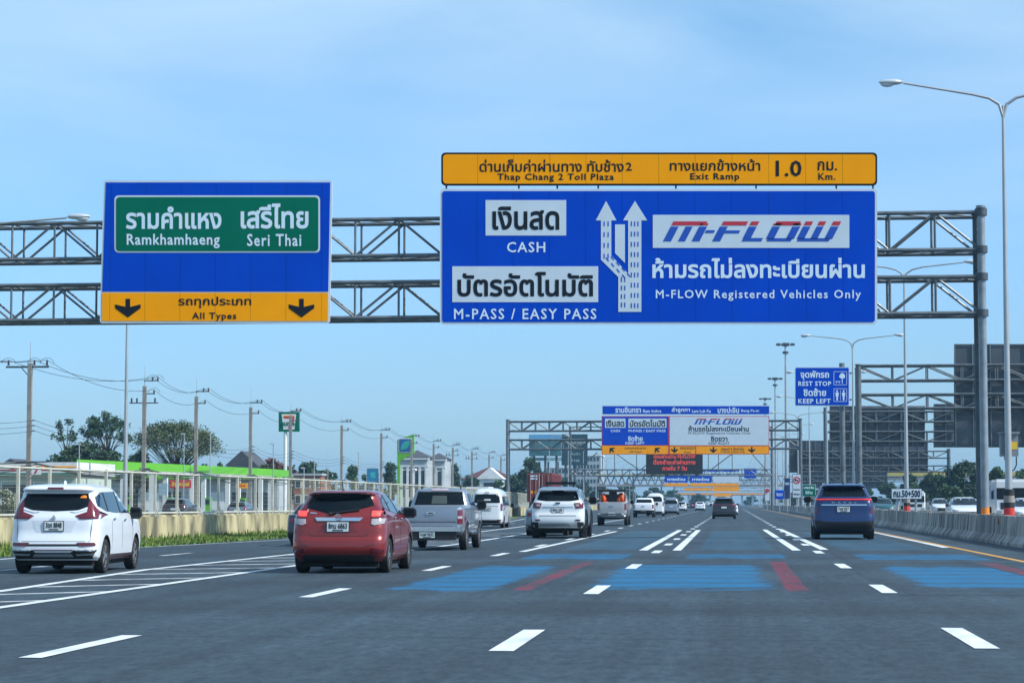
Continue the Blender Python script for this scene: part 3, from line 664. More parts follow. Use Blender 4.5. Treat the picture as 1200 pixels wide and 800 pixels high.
# signs further up the road
def small_sign(name, box, Y, m, label, txt=None, tm=None, border=None, cat='road sign', group=None, stand=True, z0=0):
    s = thing(name, P((box[0] + box[2]) / 2, box[3], Y), label, cat, group); x0, y0, x1, y1 = box
    mb = MB(); rect_px(mb, *box, Y, .06); mb.build('panel', border or m, s)
    b = .5 if border else 0
    if border: mb = MB(); rect_px(mb, x0 + b, y0 + b, x1 - b, y1 - b, Y - .012, .01); mb.build('face', m, s)
    if txt: letters(s, txt, Y - .02, tm or STEXT)
    if stand:
        mb = MB()
        for fx in ((.5,) if (x1 - x0) < 14 else (.2, .8)):
            a = P(x0 + (x1 - x0) * fx, y1 - 2, Y + .1); mb.tube((a.x, Y + .12, z0), (a.x, Y + .12, P(x0, y0, Y).z - .1), .06, n=6)
        mb.build('post', LAMPM, s)
    return s
for i, (Yg, x0, x1, yt, yb) in enumerate(((520, 742, 905, 555, 562), (640, 775, 905, 564, 569), (820, 790, 900, 571, 575))):
    g = thing('sign_gantry', (9, Yg, 0), ('third', 'fourth', 'fifth')[i] + ' gantry in the row fading along the road, behind the message board', 'gantry')
    truss('truss', PX(x0, Yg), PX(x1, Yg), Yg + .8, P(800, yb, Yg).z, P(800, yt, Yg).z, g, d=1.4, pan=2.4, r=.10, n=5)
    for x in (x0, x1): column(PX(x, Yg), Yg + 1.5, 0, P(x, yt - 1, Yg).z, .22, g, n=8)
for box, Y, m, lab in (((779, 557.7, 806, 565), 520, BLUE, 'small far blue sign with a white label, first from the left under the message board'),
                       ((808, 557.7, 834, 565), 520, BLUE, 'small far blue sign with a white label, second from the left'),
                       ((835.5, 557.7, 866, 565), 520, SWHITE, 'small far white sign beside the two far blue signs'),
                       ((779, 566, 806, 569.3), 520, ORANGE, 'thin orange strip under the left far blue sign'),
                       ((808, 566, 866, 569.3), 520, ORANGE, 'long thin orange strip under the far blue and white signs'),
                       ((802, 571.5, 835, 574.5), 640, ORANGE, 'lower left orange strip on the far gantry'),
                       ((836, 570, 866.5, 575.5), 640, ORANGE, 'larger far orange sign low over the road'),
                       ((836, 577.5, 857, 581.5), 820, ORANGE, 'smallest and lowest orange sign at the end of the road'),
                       ((820, 549.5, 866, 552.5), 520, BLUE, 'thin far blue strip right of the message board'),
                       ((872, 548.5, 886, 560), 520, BLUE, 'small blue square sign right of the message board')):
    t = None
    if m is BLUE and box[3] - box[1] > 5 and box[0] < 830: t = [("ทางด่วน", (box[0] + 3, box[1] + 1.5, box[2] - 3, box[3] - 2), .05)]
    s = small_sign('overhead_sign', box, Y - .3, m, lab, t, stand=False, cat='road sign')
    mb = MB(); a = P(box[0] + 2, box[1] + 1, Y); b = P(box[2] - 2, box[3], Y)
    for x in (a.x, b.x): mb.box(x - .06, x + .06, Y - .24, Y + 1.0, b.z, a.z)
    mb.build('bracket', STEELD, s)

# ------------------------------------------------------------------ rest stop sign and the gantries of the oncoming lanes
YR = 160.0
s = thing('rest_stop_sign', P(963, 475, YR), 'blue rest stop sign with tree and toilet pictograms on a post right of the road', 'road sign')
mb = MB(); poly_px(mb, rrect(931.7, 430, 995.4, 475.3, 1.5), YR, .08); mb.build('panel', SWHITE, s)
mb = MB(); poly_px(mb, rrect(932.5, 430.8, 994.6, 474.5, 1), YR - .012, .01); mb.build('face', BLUE, s)
letters(s, [("จุดพักรถ", (938, 434, 971.5, 445), .028), ("REST STOP", (935.5, 446.6, 974, 452), .026, 1.1), ("ชิดซ้าย", (941.5, 454.5, 968, 464), .028), ("KEEP LEFT", (935.5, 467, 973.5, 472.5), .026, 1.1)], YR - .02, STEXT)
mb = MB()
for b in ((977, 435, 992.5, 451), (977, 455, 992.5, 470.5)):
    x0, y0, x1, y1 = b
    for r_ in ((x0, y0, x1, y0 + .5), (x0, y1 - .5, x1, y1), (x0, y0, x0 + .5, y1), (x1 - .5, y0, x1, y1)): rect_px(mb, *r_, YR - .02, .006)
poly_px(mb, [(987 + 3.4 * math.cos(a * .7) * (1 + .2 * math.sin(a * 2)), 440.3 + 3.4 * math.sin(a * .7)) for a in range(9)], YR - .02, .006)
rect_px(mb, 986.6, 443, 987.5, 449, YR - .02, .006); rect_px(mb, 979, 446.5, 985, 447.2, YR - .02, .006); rect_px(mb, 980, 447.3, 980.6, 449.3, YR - .02, .006); rect_px(mb, 983.2, 447.3, 983.8, 449.3, YR - .02, .006)
for cx in (981, 988.6):
    poly_px(mb, [(cx + 1.1 * math.cos(a * .785), 458 + 1.1 * math.sin(a * .785)) for a in range(8)], YR - .02, .006)
    poly_px(mb, [(cx - 1.9, 459.6), (cx + 1.9, 459.6), (cx + 1.7, 464), (cx + 1, 464), (cx + .9, 469), (cx - .9, 469), (cx - 1, 464), (cx - 1.7, 464)], YR - .02, .006)
rect_px(mb, 984.6, 457, 985, 469, YR - .02, .006); mb.build('pictogram', STEXT, s)
mb = MB(); a = P(987, 600, YR); mb.tube((P(987, 450, YR).x, YR + .35, 0), (P(987, 450, YR).x, YR + .35, P(987, 425, YR).z), .19, n=14); mb.build('post', STEEL, s, smooth=True)
mb = MB()
for yy in (437, 468): a = P(934, yy, YR); b = P(993, yy, YR); mb.tube((a.x, YR + .12, a.z), (b.x + .3, YR + .12, b.z), .06, n=8)
mb.build('bracket', STEELD, s)

def opp_gantry(Y, px_col, px_end, rows, top, label, r=.19, n=8, pan=2.6, phase=0):
    g = thing('sign_gantry', (PX(px_col, Y), Y, 0), label, 'gantry'); x0 = PX(px_col, Y); x1 = PX(px_end, Y)
    for i, (a, b) in enumerate(rows): truss('upper_truss' if i == 0 else 'lower_truss', x0, x1, Y, P(1050, b, Y).z, P(1050, a, Y).z, g, d=1.4, pan=pan, r=.085, n=6, phase=phase)
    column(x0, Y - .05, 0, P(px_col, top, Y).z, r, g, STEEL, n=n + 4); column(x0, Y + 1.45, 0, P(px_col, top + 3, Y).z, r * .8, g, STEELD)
    for dy in (0, 1.4): column(x1, Y + dy, 0, P(px_end, top, Y).z, r, g)
    return g
def sign_back(box, Y, label, nb=None, rib=None):
    s = thing('oncoming_road_sign', P((box[0] + box[2]) / 2, box[3], Y), label, 'road sign', 'signs of the oncoming lanes seen from behind'); mb = MB(); rect_px(mb, *box, Y, .06); mb.build('panel', BACK, s)
    a = P(box[0], box[1], Y); b = P(box[2], box[3], Y); w = b.x - a.x; n = max(3, round(w / 1.25)); mb = MB()
    for i in range(n + 1): x = a.x + .04 + (w - .08) * i / n; mb.box(x - .035, x + .035, Y - .11, Y, b.z, a.z)
    mb.build('stiffener', mat('sign_back_rib', (.19, .22, .24), .5, .4), s)
    mb = MB(); h = a.z - b.z
    for f in (.02, .33, .5, .67, .98): mb.box(a.x, b.x, Y - .05, Y - .001, b.z + h * f - .03, b.z + h * f + .03)
    mb.build('rail', BACK, s); return s
opp_gantry(168, 1007.5, 1420, ((428, 445.5), (462, 478)), 427.5, 'gantry over the oncoming lanes with a thick bolted column behind the rest stop sign', r=.21)
sign_back((1118, 403, 1330, 524), 169.6, 'tall grey sign back beside the right gantry column, the largest in the row')
opp_gantry(240, 968, 1300, ((482, 494), (505.5, 517)), 478, 'middle gantry over the oncoming lanes behind the blue rest stop sign', r=.17, phase=1)
sign_back((972, 475.5, 1084, 523), 241.6, 'dark grey sign back left of the lamp post, second row')
sign_back((1094, 473, 1260, 524), 241.6, 'dark grey sign back to the right of the lamp post, second row')
opp_gantry(330, 936, 1113, ((528.5, 536.5), (545.5, 552.5)), 526, 'far gantry over the oncoming lanes ending in a slim column by the trees', r=.2, pan=2.1)
sign_back((924.5, 516, 1087.5, 553.5), 331.6, 'lowest and farthest wide grey sign back above the oncoming traffic')
opp_gantry(450, 921, 1062, ((545, 551), (558, 564)), 541, 'hazy gantry of the oncoming lanes farthest up the road', r=.2, pan=2.2)
sign_back((935, 552, 1040, 572), 451.6, 'hazy grey sign back low behind the blue car')

# median signs
small_sign('distance_board', (1044.5, 572, 1080.5, 584.5), 114, SWHITE, 'small white kilometre board reading 50+500 above the barrier', [("กม.50+500", (1047, 574, 1078.5, 582.5), .03)], SBLACK, SBLACK)
s = small_sign('no_truck_sign', (928.6, 555, 938.8, 583), 268, SWHITE, 'tall white sign with a red barred truck circle on the median', [("ห้ามรถบรรทุก", (930, 572, 937.4, 575), .03), ("เข้าช่องขวา", (930, 577, 937.4, 580), .03)], SBLACK, SBLACK)
mb = MB(); c = P(933.7, 562.5, 267.97); n = 20; ro, ri = .42, .30
for i in range(n):
    a, b = 2 * math.pi * i / n, 2 * math.pi * (i + 1) / n
    mb.add([(c.x + ro * math.cos(a), c.y, c.z + ro * math.sin(a)), (c.x + ro * math.cos(b), c.y, c.z + ro * math.sin(b)), (c.x + ri * math.cos(b), c.y, c.z + ri * math.sin(b)), (c.x + ri * math.cos(a), c.y, c.z + ri * math.sin(a))], [(0, 1, 2, 3)])
mb.slab([(c.x - .28, c.z + .20), (c.x - .20, c.z + .28), (c.x + .28, c.z - .20), (c.x + .20, c.z - .28)], c.y - .006, c.y - .002); mb.build('prohibition_ring', SRED, s)
mb = MB(); mb.box(c.x - .2, c.x + .04, c.y - .001, c.y + .006, c.z - .08, c.z + .12); mb.box(c.x + .06, c.x + .2, c.y - .001, c.y + .006, c.z - .08, c.z + .06); mb.build('truck_symbol', SBLACK, s)
small_sign('median_sign', (940, 567.3, 956, 581.5), 250, GREEN, 'green sign with white Thai lettering above the barrier left of the blue car', [("บางปะอิน", (942, 569.5, 954, 572.5), .04), ("มีด่าน", (944, 574.5, 952, 578.5), .04)], STEXT, SWHITE)
small_sign('median_sign', (919.2, 560, 925.8, 584), 300, mat('sign_navy', (.006, .03, .12), .45), 'tall narrow navy sign on the median beside the white barred truck sign', [("ทางออก", (920.2, 565, 924.8, 568), .03)], STEXT)
small_sign('median_sign', (908, 574, 918.8, 584.5), 300, BLUE, 'small square blue sign low on the median', [("ชิดขวา", (910, 577, 917, 581), .03)], STEXT)
s = small_sign('no_truck_sign', (896, 570, 902.4, 587), 400, SWHITE, 'smaller and farther white barred truck sign on the median', None, SBLACK, SBLACK)
mb = MB(); c = P(899.2, 574.5, 399.9); mb.slab([(c.x + .36 * math.cos(a * .5236), c.z + .36 * math.sin(a * .5236)) for a in range(12)], c.y - .04, c.y - .03); mb.build('prohibition_ring', SRED, s)

# ------------------------------------------------------------------ lamp posts
def lamp_head(mb, hd, tip, dirx):
    x, y, z = tip
    mb.ball((x, y, z), .40, .13, .10, n=10, k=6); mb.box(min(x, x + dirx * -.35), max(x, x + dirx * -.35), y - .05, y + .05, z - .04, z + .06)
    hd.ball((x + dirx * .12, y, z - .06), .22, .10, .10, n=10, k=6)
def lamp_post(x, Y, h, label, arms=(-1, 1), reach=3.3, bands=False, z0=0.0, group=None, up=.95, r0=.12, thin=False):
    g = thing('lamp_post', (x, Y, z0), label, 'lamp post', group); mb = MB()
    n = 12 if not thin else 8
    mb.tube((x, Y, z0), (x, Y, z0 + .5), r0 * 1.35, r0 * 1.35, n=n); mb.tube((x, Y, z0 + .5), (x, Y, z0 + h), r0, .045, n=n); mb.build('pole', LAMPM, g, smooth=True)
    for d in arms:
        pts = [Vector((x, Y, z0 + h - .35)), Vector((x + d * .12, Y, z0 + h + .05)), Vector((x + d * .42, Y, z0 + h + .25)), Vector((x + d * .95, Y, z0 + h + .38)), Vector((x + d * reach * .93, Y, z0 + h + up))]
        mb = MB(); mb.path(pts, [.055, .05, .045, .04, .032], n=8); a = mb.build('arm', LAMPM, g, smooth=True)
        mb = MB(); hd = MB(); lamp_head(mb, hd, (x + d * (reach + .15), Y, z0 + h + up + .04), d); h_ = mb.build('lamp_head', LAMPH, g, smooth=True); hd.build('lens', LENS, h_, smooth=True)
    if bands:
        for k, (a, b, mm) in enumerate(((.80, 1.08, REDP), (1.08, 1.25, BLKP), (1.25, 1.46, POLE), (1.46, 1.66, BLKP))):
            mb = MB(); mb.tube((x, Y, a), (x, Y, b), r0 * 1.36 if b < 1 else r0 * 1.42, n=n, cap=False); mb.build('painted_band', mm, g, smooth=True)
    return g
YL = 73.0; xL = PX(1182.5, YL)
lamp_post(xL, YL, P(1181, 124, YL).z, 'nearest tall twin lamp post on the median with red and black bands and grey box', bands=True, reach=3.35, up=.78)
bx = thing('control_cabinet', P(1186, 535, YL), 'grey electrical cabinet with a yellow label strapped to the nearest median lamp post', 'cabinet')
mb = MB(); a = P(1174.5, 534, YL - .3); b = P(1195, 507.5, YL - .3); mb.box(a.x, b.x, YL + .1, YL + .45, a.z, b.z); mb.box(a.x - .04, b.x + .04, YL + .04, YL + .5, b.z, b.z + .06); mb.build('housing', mat('cabinet_grey', (.22, .25, .27), .6, .2, .2, 3), bx)
mb = MB(); c = P(1189, 521, YL); mb.box(c.x - .09, c.x + .09, YL + .09, YL + .098, c.z - .14, c.z + .1); mb.build('label_plate', mat('label_yellow', (.7, .45, .03), .5), bx)
mb = MB(); c = P(1191, 535, YL + .2); mb.path([c, c + Vector((0, 0, -.25)), c + Vector((-.08, 0, -.42)), c + Vector((-.2, 0, -.45))], .02); c2 = P(1177, 535, YL + .2); mb.path([c2, c2 + Vector((.05, 0, -.2)), c2 + Vector((.2, 0, -.35))], .02); mb.build('cable', CABLE, bx)
names = ['second', 'third', 'fourth', 'fifth', 'sixth']
for i, Yk in enumerate((120, 172, 220, 270, 318)):
    lamp_post(8.95, Yk, 13.1, names[i] + ' twin lamp post of the median row, counting from the camera', reach=3.3, up=.6, bands=(i == 0), thin=True)
for i in range(10):
    lamp_post(8.95, 365 + i * 48, 13.1, 'far twin lamp post in the hazy median row beyond the sixth', reach=3.3, up=.6, thin=True, group='far lamp posts along the median')
lamp_post(-25.2, 73.0, P(60, 268, 73).z - .2, 'lamp post beyond the left edge, its head crossing the truss left of the left sign', arms=(1,), reach=3.7, up=.55)
lamp_post(PX(146.5, 105), 105, 10.9, 'slim lamp post rising behind the white car to the left sign', arms=(1,), reach=3.2, up=.5)
for i in range(9):
    Yk = 345 + i * 42; lamp_post(-27.6 - i * .15, Yk, 11.0, 'slim lamp post of the row behind the cream fence', arms=(1,), reach=2.6, up=.4, thin=True, group='lamp posts behind the cream fence')
def high_mast(px, top, Y, label):
    x = PX(px, Y); h = P(px, top, Y).z; g = thing('high_mast', (x, Y, 0), label, 'light mast', 'high masts in a row')
    mb = MB(); mb.tube((x, Y, 0), (x, Y, h), .38, .16, n=10); mb.build('mast', LAMPM, g, smooth=True)
    mb = MB(); mb.tube((x, Y, h - .3), (x, Y, h + .35), .35, .5, n=10); mb.tube((x, Y, h - 1.6), (x, Y, h - 1.2), .55, n=10)
    for k in range(10):
        a = 2 * math.pi * k / 10; mb.tube((x, Y, h - .2), (x + 1.3 * math.cos(a), Y + 1.3 * math.sin(a), h + .1), .06, n=4); mb.box(x + 1.45 * math.cos(a) - .25, x + 1.45 * math.cos(a) + .25, Y + 1.45 * math.sin(a) - .2, Y + 1.45 * math.sin(a) + .2, h - .12, h + .26)
    mb.build('lamp_ring', STEELD, g)
high_mast(922, 404, 417, 'tallest looking floodlight mast, nearest of the three right of the road')
high_mast(909.5, 444, 525, 'middle floodlight mast of the three right of the road')
high_mast(897.5, 467.5, 640, 'farthest floodlight mast of the three, just above the wide sign edge')
# ------------------------------------------------------------------ vehicles
RINGS = {
 'hatch': dict(L=4.1, W=.85, H=1.475, wr=.31, ax=(.72, 3.27), rings=[(.21, .16, 3.90, .77), (.30, .05, 4.02, .83), (.42, .0, 4.09, .85), (.58, .01, 4.1, .855), (.66, .05, 4.08, .855), (.80, .07, 4.0, .85), (.90, .10, 3.70, .845), (.97, .13, 3.25, .835), (1.03, .16, 3.05, .815), (1.15, .24, 2.82, .755), (1.28, .34, 2.52, .685), (1.37, .36, 2.28, .63), (1.40, .27, 2.15, .61), (1.44, .32, 1.95, .56), (1.465, .50, 1.7, .46), (1.475, .95, 1.5, .32)]),
 'mpv': dict(L=4.47, W=.875, H=1.69, wr=.325, ax=(.80, 3.57), rings=[(.25, .16, 4.25, .80), (.32, .05, 4.40, .85), (.46, .0, 4.47, .87), (.60, .02, 4.47, .878), (.78, .08, 4.44, .878), (.95, .09, 4.30, .875), (1.04, .10, 3.95, .865), (1.12, .13, 3.50, .845), (1.24, .18, 3.2, .81), (1.38, .25, 2.95, .77), (1.50, .31, 2.72, .735), (1.555, .30, 2.6, .715), (1.57, .17, 2.55, .705), (1.62, .20, 2.40, .67), (1.665, .38, 2.1, .58), (1.69, .9, 1.8, .42)]),
 'suv': dict(L=4.65, W=.94, H=1.73, wr=.36, ax=(.92, 3.65), rings=[(.26, .18, 4.40, .84), (.36, .06, 4.55, .90), (.50, .0, 4.63, .93), (.68, .02, 4.65, .94), (.85, .07, 4.62, .94), (1.0, .08, 4.50, .93), (1.10, .10, 4.1, .915), (1.17, .12, 3.6, .895), (1.25, .17, 3.35, .87), (1.38, .28, 3.05, .80), (1.50, .40, 2.8, .745), (1.60, .47, 2.6, .70), (1.635, .33, 2.5, .68), (1.67, .36, 2.35, .64), (1.70, .55, 2.1, .57), (1.73, 1.0, 1.85, .38)]),
 'bigsuv': dict(L=4.9, W=.92, H=1.80, wr=.41, ax=(.95, 3.80), rings=[(.36, .16, 4.65, .84), (.46, .05, 4.82, .90), (.60, .0, 4.88, .92), (.78, .02, 4.9, .92), (.90, .08, 4.88, .92), (1.06, .09, 4.8, .915), (1.16, .10, 4.3, .90), (1.23, .13, 3.65, .87), (1.36, .22, 3.4, .815), (1.50, .32, 3.15, .765), (1.61, .38, 2.95, .725), (1.64, .24, 2.9, .71), (1.69, .28, 2.7, .67), (1.745, .45, 2.4, .59), (1.77, .9, 2.1, .42)]),
 'pickup': dict(L=5.2, W=.90, H=1.75, wr=.37, ax=(1.05, 4.10), bed=True, rings=[(.42, .20, 5.0, .80), (.50, .10, 5.1, .86), (.62, .05, 5.18, .88), (.80, .04, 5.2, .90), (.95, .04, 5.15, .90), (1.10, .05, 5.0, .895), (1.19, .06, 4.6, .88), (1.205, .08, 4.2, .87), (1.21, 1.80, 3.95, .86), (1.25, 1.84, 3.85, .845), (1.40, 1.90, 3.6, .80), (1.55, 1.97, 3.35, .755), (1.66, 2.03, 3.1, .71), (1.71, 2.10, 2.95, .66), (1.745, 2.35, 2.7, .52)]),
 'van': dict(L=4.9, W=.85, H=2.2, wr=.32, ax=(.95, 3.5), rings=[(.25, .12, 4.6, .78), (.34, .03, 4.8, .83), (.48, .0, 4.88, .85), (.8, .02, 4.9, .85), (1.0, .03, 4.82, .85), (1.12, .04, 4.6, .845), (1.22, .05, 4.45, .84), (1.42, .07, 4.25, .825), (1.62, .10, 4.05, .80), (1.78, .13, 3.88, .77), (1.92, .17, 3.7, .72), (2.04, .24, 3.45, .64), (2.12, .35, 3.2, .54), (2.17, .6, 2.9, .42), (2.2, 1.0, 2.5, .25)]),
 'sedan': dict(L=4.6, W=.88, H=1.46, wr=.32, ax=(1.0, 3.65), rings=[(.20, .16, 4.4, .80), (.30, .05, 4.52, .86), (.45, .0, 4.59, .88), (.62, .02, 4.6, .88), (.80, .05, 4.5, .875), (.93, .08, 4.1, .865), (1.0, .12, 3.6, .85), (1.05, .18, 3.4, .83), (1.065, .50, 3.3, .81), (1.12, .66, 3.15, .77), (1.22, .90, 2.9, .72), (1.33, 1.15, 2.65, .66), (1.41, 1.42, 2.35, .59), (1.445, 1.65, 2.1, .50), (1.46, 1.8, 1.95, .3)]),
}
def ring_pts(z, yr, yf, w):
    rx = min(.30, w * .45); ln = yf - yr; ry = min(.22, ln * .3); bow = min(.055, ln * .05); half = []
    for k in range(6): x = (w - rx) * k / 5; half.append((x, yr + bow * (x / w) ** 2))
    yb = yr + bow * ((w - rx) / w) ** 2
    for k in range(1, 7): a = math.pi / 2 * k / 6; half.append((w - rx + rx * math.sin(a) ** .85, yb + ry * (1 - math.cos(a) ** .85)))
    y0 = yb + ry; y1 = yf - bow * 2 - ry * 1.6
    for k in range(1, 12): half.append((w, y0 + (y1 - y0) * k / 11))
    for k in range(1, 7): a = math.pi / 2 * k / 6; half.append((w - rx * 1.15 + rx * 1.15 * math.cos(a), y1 + ry * 1.6 * math.sin(a)))
    for k in range(1, 6): x = (w - rx * 1.15) * (1 - k / 5); half.append((x, y1 + ry * 1.6 + bow * 2 * (1 - x / w)))
    yc = (yr + yf) / 2; hl = ln / 2
    half = [(x * (1 - .035 * abs((y - yc) / hl) ** 2.5), y) for x, y in half]
    pts = [(x, y, z) for x, y in half] + [(-x, y, z) for x, y in reversed(half[1:-1])]
    return pts
def spline_rings(rs):
    out = []
    for i in range(len(rs) - 1):
        p0, p1, p2, p3 = rs[max(0, i - 1)], rs[i], rs[i + 1], rs[min(len(rs) - 1, i + 2)]
        jump = max(abs(p2[1] - p1[1]), 0) > .55 or abs(p1[1] - p0[1]) > .55 or abs(p3[1] - p2[1]) > .55
        for k in range(3):
            t = k / 3
            if jump: q = [p1[j] + (p2[j] - p1[j]) * t for j in range(4)]
            else:
                q = []
                for j in range(4):
                    m1 = (p2[j] - p0[j]) * .5 * .8; m2 = (p3[j] - p1[j]) * .5 * .8
                    if j == 0: q.append(p1[j] + (p2[j] - p1[j]) * t); continue
                    q.append((2 * t ** 3 - 3 * t * t + 1) * p1[j] + (t ** 3 - 2 * t * t + t) * m1 + (-2 * t ** 3 + 3 * t * t) * p2[j] + (t ** 3 - t * t) * m2)
            out.append(q)
    out.append(list(rs[-1])); return out
class Car:
    def __init__(s, name, kind, label, cat, pnt, loc, yaw=0, scale=1.0, group=None, rim=None, rings=None, noarch=False, wr=None, bedtop=None):
        T = RINGS[kind]; s.T = T; s.kind = kind; s.root = thing(name, (loc[0], loc[1], 0), label, cat, group, worldcoords=False); s.paint = pnt
        s.root.rotation_euler = (0, 0, yaw)
        sc = scale if isinstance(scale, tuple) else (scale,) * 3; s.root.scale = sc
        rs = spline_rings(rings or T['rings']); mb = MB(); n = None; rows = [ring_pts(*r) for r in rs]; n = len(rows[0])
        vs = [p for r in rows for p in r]; fs = []
        for i in range(len(rows) - 1):
            for k in range(n): fs.append((i * n + k, i * n + (k + 1) % n, (i + 1) * n + (k + 1) % n, (i + 1) * n + k))
        fs.append(tuple(range(n - 1, -1, -1))); fs.append(tuple(range((len(rows) - 1) * n, len(rows) * n)))
        mb.add(vs, fs); body = mb.build('body', [pnt, UNDER], s.root)
        bm = bmesh.new(); bm.from_mesh(body.data); s.bvh = BVHTree.FromBMesh(bm); bm.free()
        wr = wr or T['wr']; s.wr = wr; W = T['W']
        if not noarch:
            cut = MB()
            for ay in T['ax']:
                for sd_ in (-1, 1):
                    xa, xb = sd_ * (W - .32), sd_ * (W + .3); cut.tube((xa, ay, wr + .01), (xb, ay, wr + .01), wr + .065, n=28)
            if T.get('bed'): cut.box(-.74, .74, .13, 1.70, .66, 1.5)
            c = cut.build('cutter', UNDER, s.root); c.data.materials.clear(); c.data.materials.append(UNDER)
            m = body.modifiers.new('b', 'BOOLEAN'); m.operation = 'DIFFERENCE'; m.object = c; m.solver = 'EXACT'
            try: m.material_mode = 'TRANSFER'
            except Exception: pass
            bpy.context.view_layer.update(); dg = bpy.context.evaluated_depsgraph_get(); me = bpy.data.meshes.new_from_object(body.evaluated_get(dg)); body.modifiers.clear(); body.data = me
            bpy.data.objects.remove(c)
        body.data.shade_smooth()
        try: body.data.set_sharp_from_angle(angle=R(42))
        except Exception: pass
        s.body = body
        mb = MB(); zb = T['rings'][0][0]; mb.box(-W * .80, W * .80, .32, T['L'] - .35, zb - .10, zb + .25); mb.tube((.35, .28, zb - .02), (.35, .75, zb - .02), .035, n=8); mb.box(-.5, .1, .25, .4, zb - .08, zb + .1)
        for ay in T['ax']: mb.tube((-W + .15, ay, wr), (W - .15, ay, wr), .05, n=6)
        mb.build('underbody', UNDER, s.root)
        for ay in T['ax']:
            for sd_ in (-1, 1): s.wheel(sd_ * (W - .115), ay, wr, sd_, rim or RIM)
    def wheel(s, x, y, r, sd_, rim):
        tw = .105 if s.kind != 'bigsuv' else .13; prof = [(r * .66, -tw * .8), (r * .88, -tw), (r * .97, -tw * .86), (r, -tw * .5), (r, tw * .5), (r * .97, tw * .86), (r * .88, tw), (r * .66, tw * .8)]; n = 28; mb = MB(); vs = []
        for k in range(n):
            a = 2 * math.pi * k / n
            for rr, xx in prof: vs.append((xx, rr * math.cos(a), rr * math.sin(a)))
        m = len(prof); mb.add(vs, [(k * m + j, k * m + (j + 1) % m, ((k + 1) % n) * m + (j + 1) % m, ((k + 1) % n) * m + j) for k in range(n) for j in range(m)])
        w = mb.build('wheel', TYRE, s.root, smooth=True); w.location = (x, y, r)
        mb = MB(); xo = sd_ * tw * .55; R0 = r * .67
        mb.tube((-tw * .5, 0, 0), (xo * .2, 0, 0), R0, n=24, mi=1)
        for k in range(24):
            a, b = 2 * math.pi * k / 24, 2 * math.pi * (k + 1) / 24
            mb.add([(xo * 1.3, R0 * math.cos(a), R0 * math.sin(a)), (xo * 1.3, R0 * math.cos(b), R0 * math.sin(b)), (xo * 1.2, R0 * .88 * math.cos(b), R0 * .88 * math.sin(b)), (xo * 1.2, R0 * .88 * math.cos(a), R0 * .88 * math.sin(a))], [(0, 1, 2, 3)])
            mb.add([(xo * 1.3, R0 * math.cos(a), R0 * math.sin(a)), (xo * 1.3, R0 * math.cos(b), R0 * math.sin(b)), (0, R0 * math.cos(b), R0 * math.sin(b)), (0, R0 * math.cos(a), R0 * math.sin(a))], [(0, 1, 2, 3)])
        for k in range(5):
            for da in (-.17, .17):
                a = 2 * math.pi * k / 5 + da; b = 2 * math.pi * k / 5
                mb.tube((xo * 1.15, r * .08 * math.cos(b), r * .08 * math.sin(b)), (xo * 1.2, R0 * .93 * math.cos(a), R0 * .93 * math.sin(a)), r * .055, n=4)
        mb.tube((xo * .5, 0, 0), (xo * 1.35, 0, 0), r * .14, n=10)
        mb.build('rim', [rim, UNDER], w, smooth=False)
    def proj(s, name, poly, m, side='rear', off=.006, nx=10, ny=4, skirt=.03, parent=None):
        """a patch whose outline is given in elevation and which follows the body's skin"""
        us = sorted(set([p[0] for p in poly] + [min(p[0] for p in poly) + (max(p[0] for p in poly) - min(p[0] for p in poly)) * k / nx for k in range(nx + 1)])); cols = []
        for u in us:
            zs = []
            for i in range(len(poly)):
                a, b = poly[i], poly[(i + 1) % len(poly)]
                if min(a[0], b[0]) - 1e-9 <= u <= max(a[0], b[0]) + 1e-9:
                    if abs(a[0] - b[0]) < 1e-9: zs += [a[1], b[1]]
                    else: zs.append(a[1] + (u - a[0]) / (b[0] - a[0]) * (b[1] - a[1]))
            cols.append((min(zs), max(zs)))
        def hit(u, z):
            if side == 'rear': o, d = Vector((u, -3, z)), Vector((0, 1, 0))
            elif side == 'front': o, d = Vector((u, 9, z)), Vector((0, -1, 0))
            elif side == 'right': o, d = Vector((3, u, z)), Vector((-1, 0, 0))
            else: o, d = Vector((-3, u, z)), Vector((1, 0, 0))
            h = s.bvh.ray_cast(o, d)
            if h[0] is None:
                h = s.bvh.find_nearest(Vector((o.x if side in ('rear', 'front') else math.copysign(s.T['W'], o.x), o.y if side in ('right', 'left') else (0 if side == 'rear' else s.T['L']), z)))
            nn = h[1].copy()
            if nn.dot(d) > 0: nn = -nn
            return h[0], nn
        V = []; NN = []; F = []
        for u, (z0, z1) in zip(us, cols):
            for j in range(ny + 1):
                p, nn = hit(u, z0 + (z1 - z0) * j / ny); V.append(p + nn * off); NN.append(nn)
        m_ = ny + 1; nxx = len(us)
        for i in range(nxx - 1):
            for j in range(ny): F.append((i * m_ + j, (i + 1) * m_ + j, (i + 1) * m_ + j + 1, i * m_ + j + 1))
        loop = [i * m_ for i in range(nxx)] + [(nxx - 1) * m_ + j for j in range(1, m_)] + [i * m_ + ny for i in range(nxx - 2, -1, -1)] + [j for j in range(ny - 1, 0, -1)]
        b = len(V)
        for i in loop: V.append(V[i] - NN[i] * skirt)
        for k in range(len(loop)): k2 = (k + 1) % len(loop); F.append((loop[k], loop[k2], b + k2, b + k))
        mb = MB(); mb.add(V, F); return mb.build(name, m, parent or s.root, smooth=True, angle=50)
    def both(s, name, poly, m, **k):
        s.proj(name, poly, m, **k); s.proj(name, [(-x, z) for x, z in poly], m, **k)
    def sides(s, name, poly, m, **k):
        s.proj(name, poly, m, side='right', **k); s.proj(name, poly, m, side='left', **k)
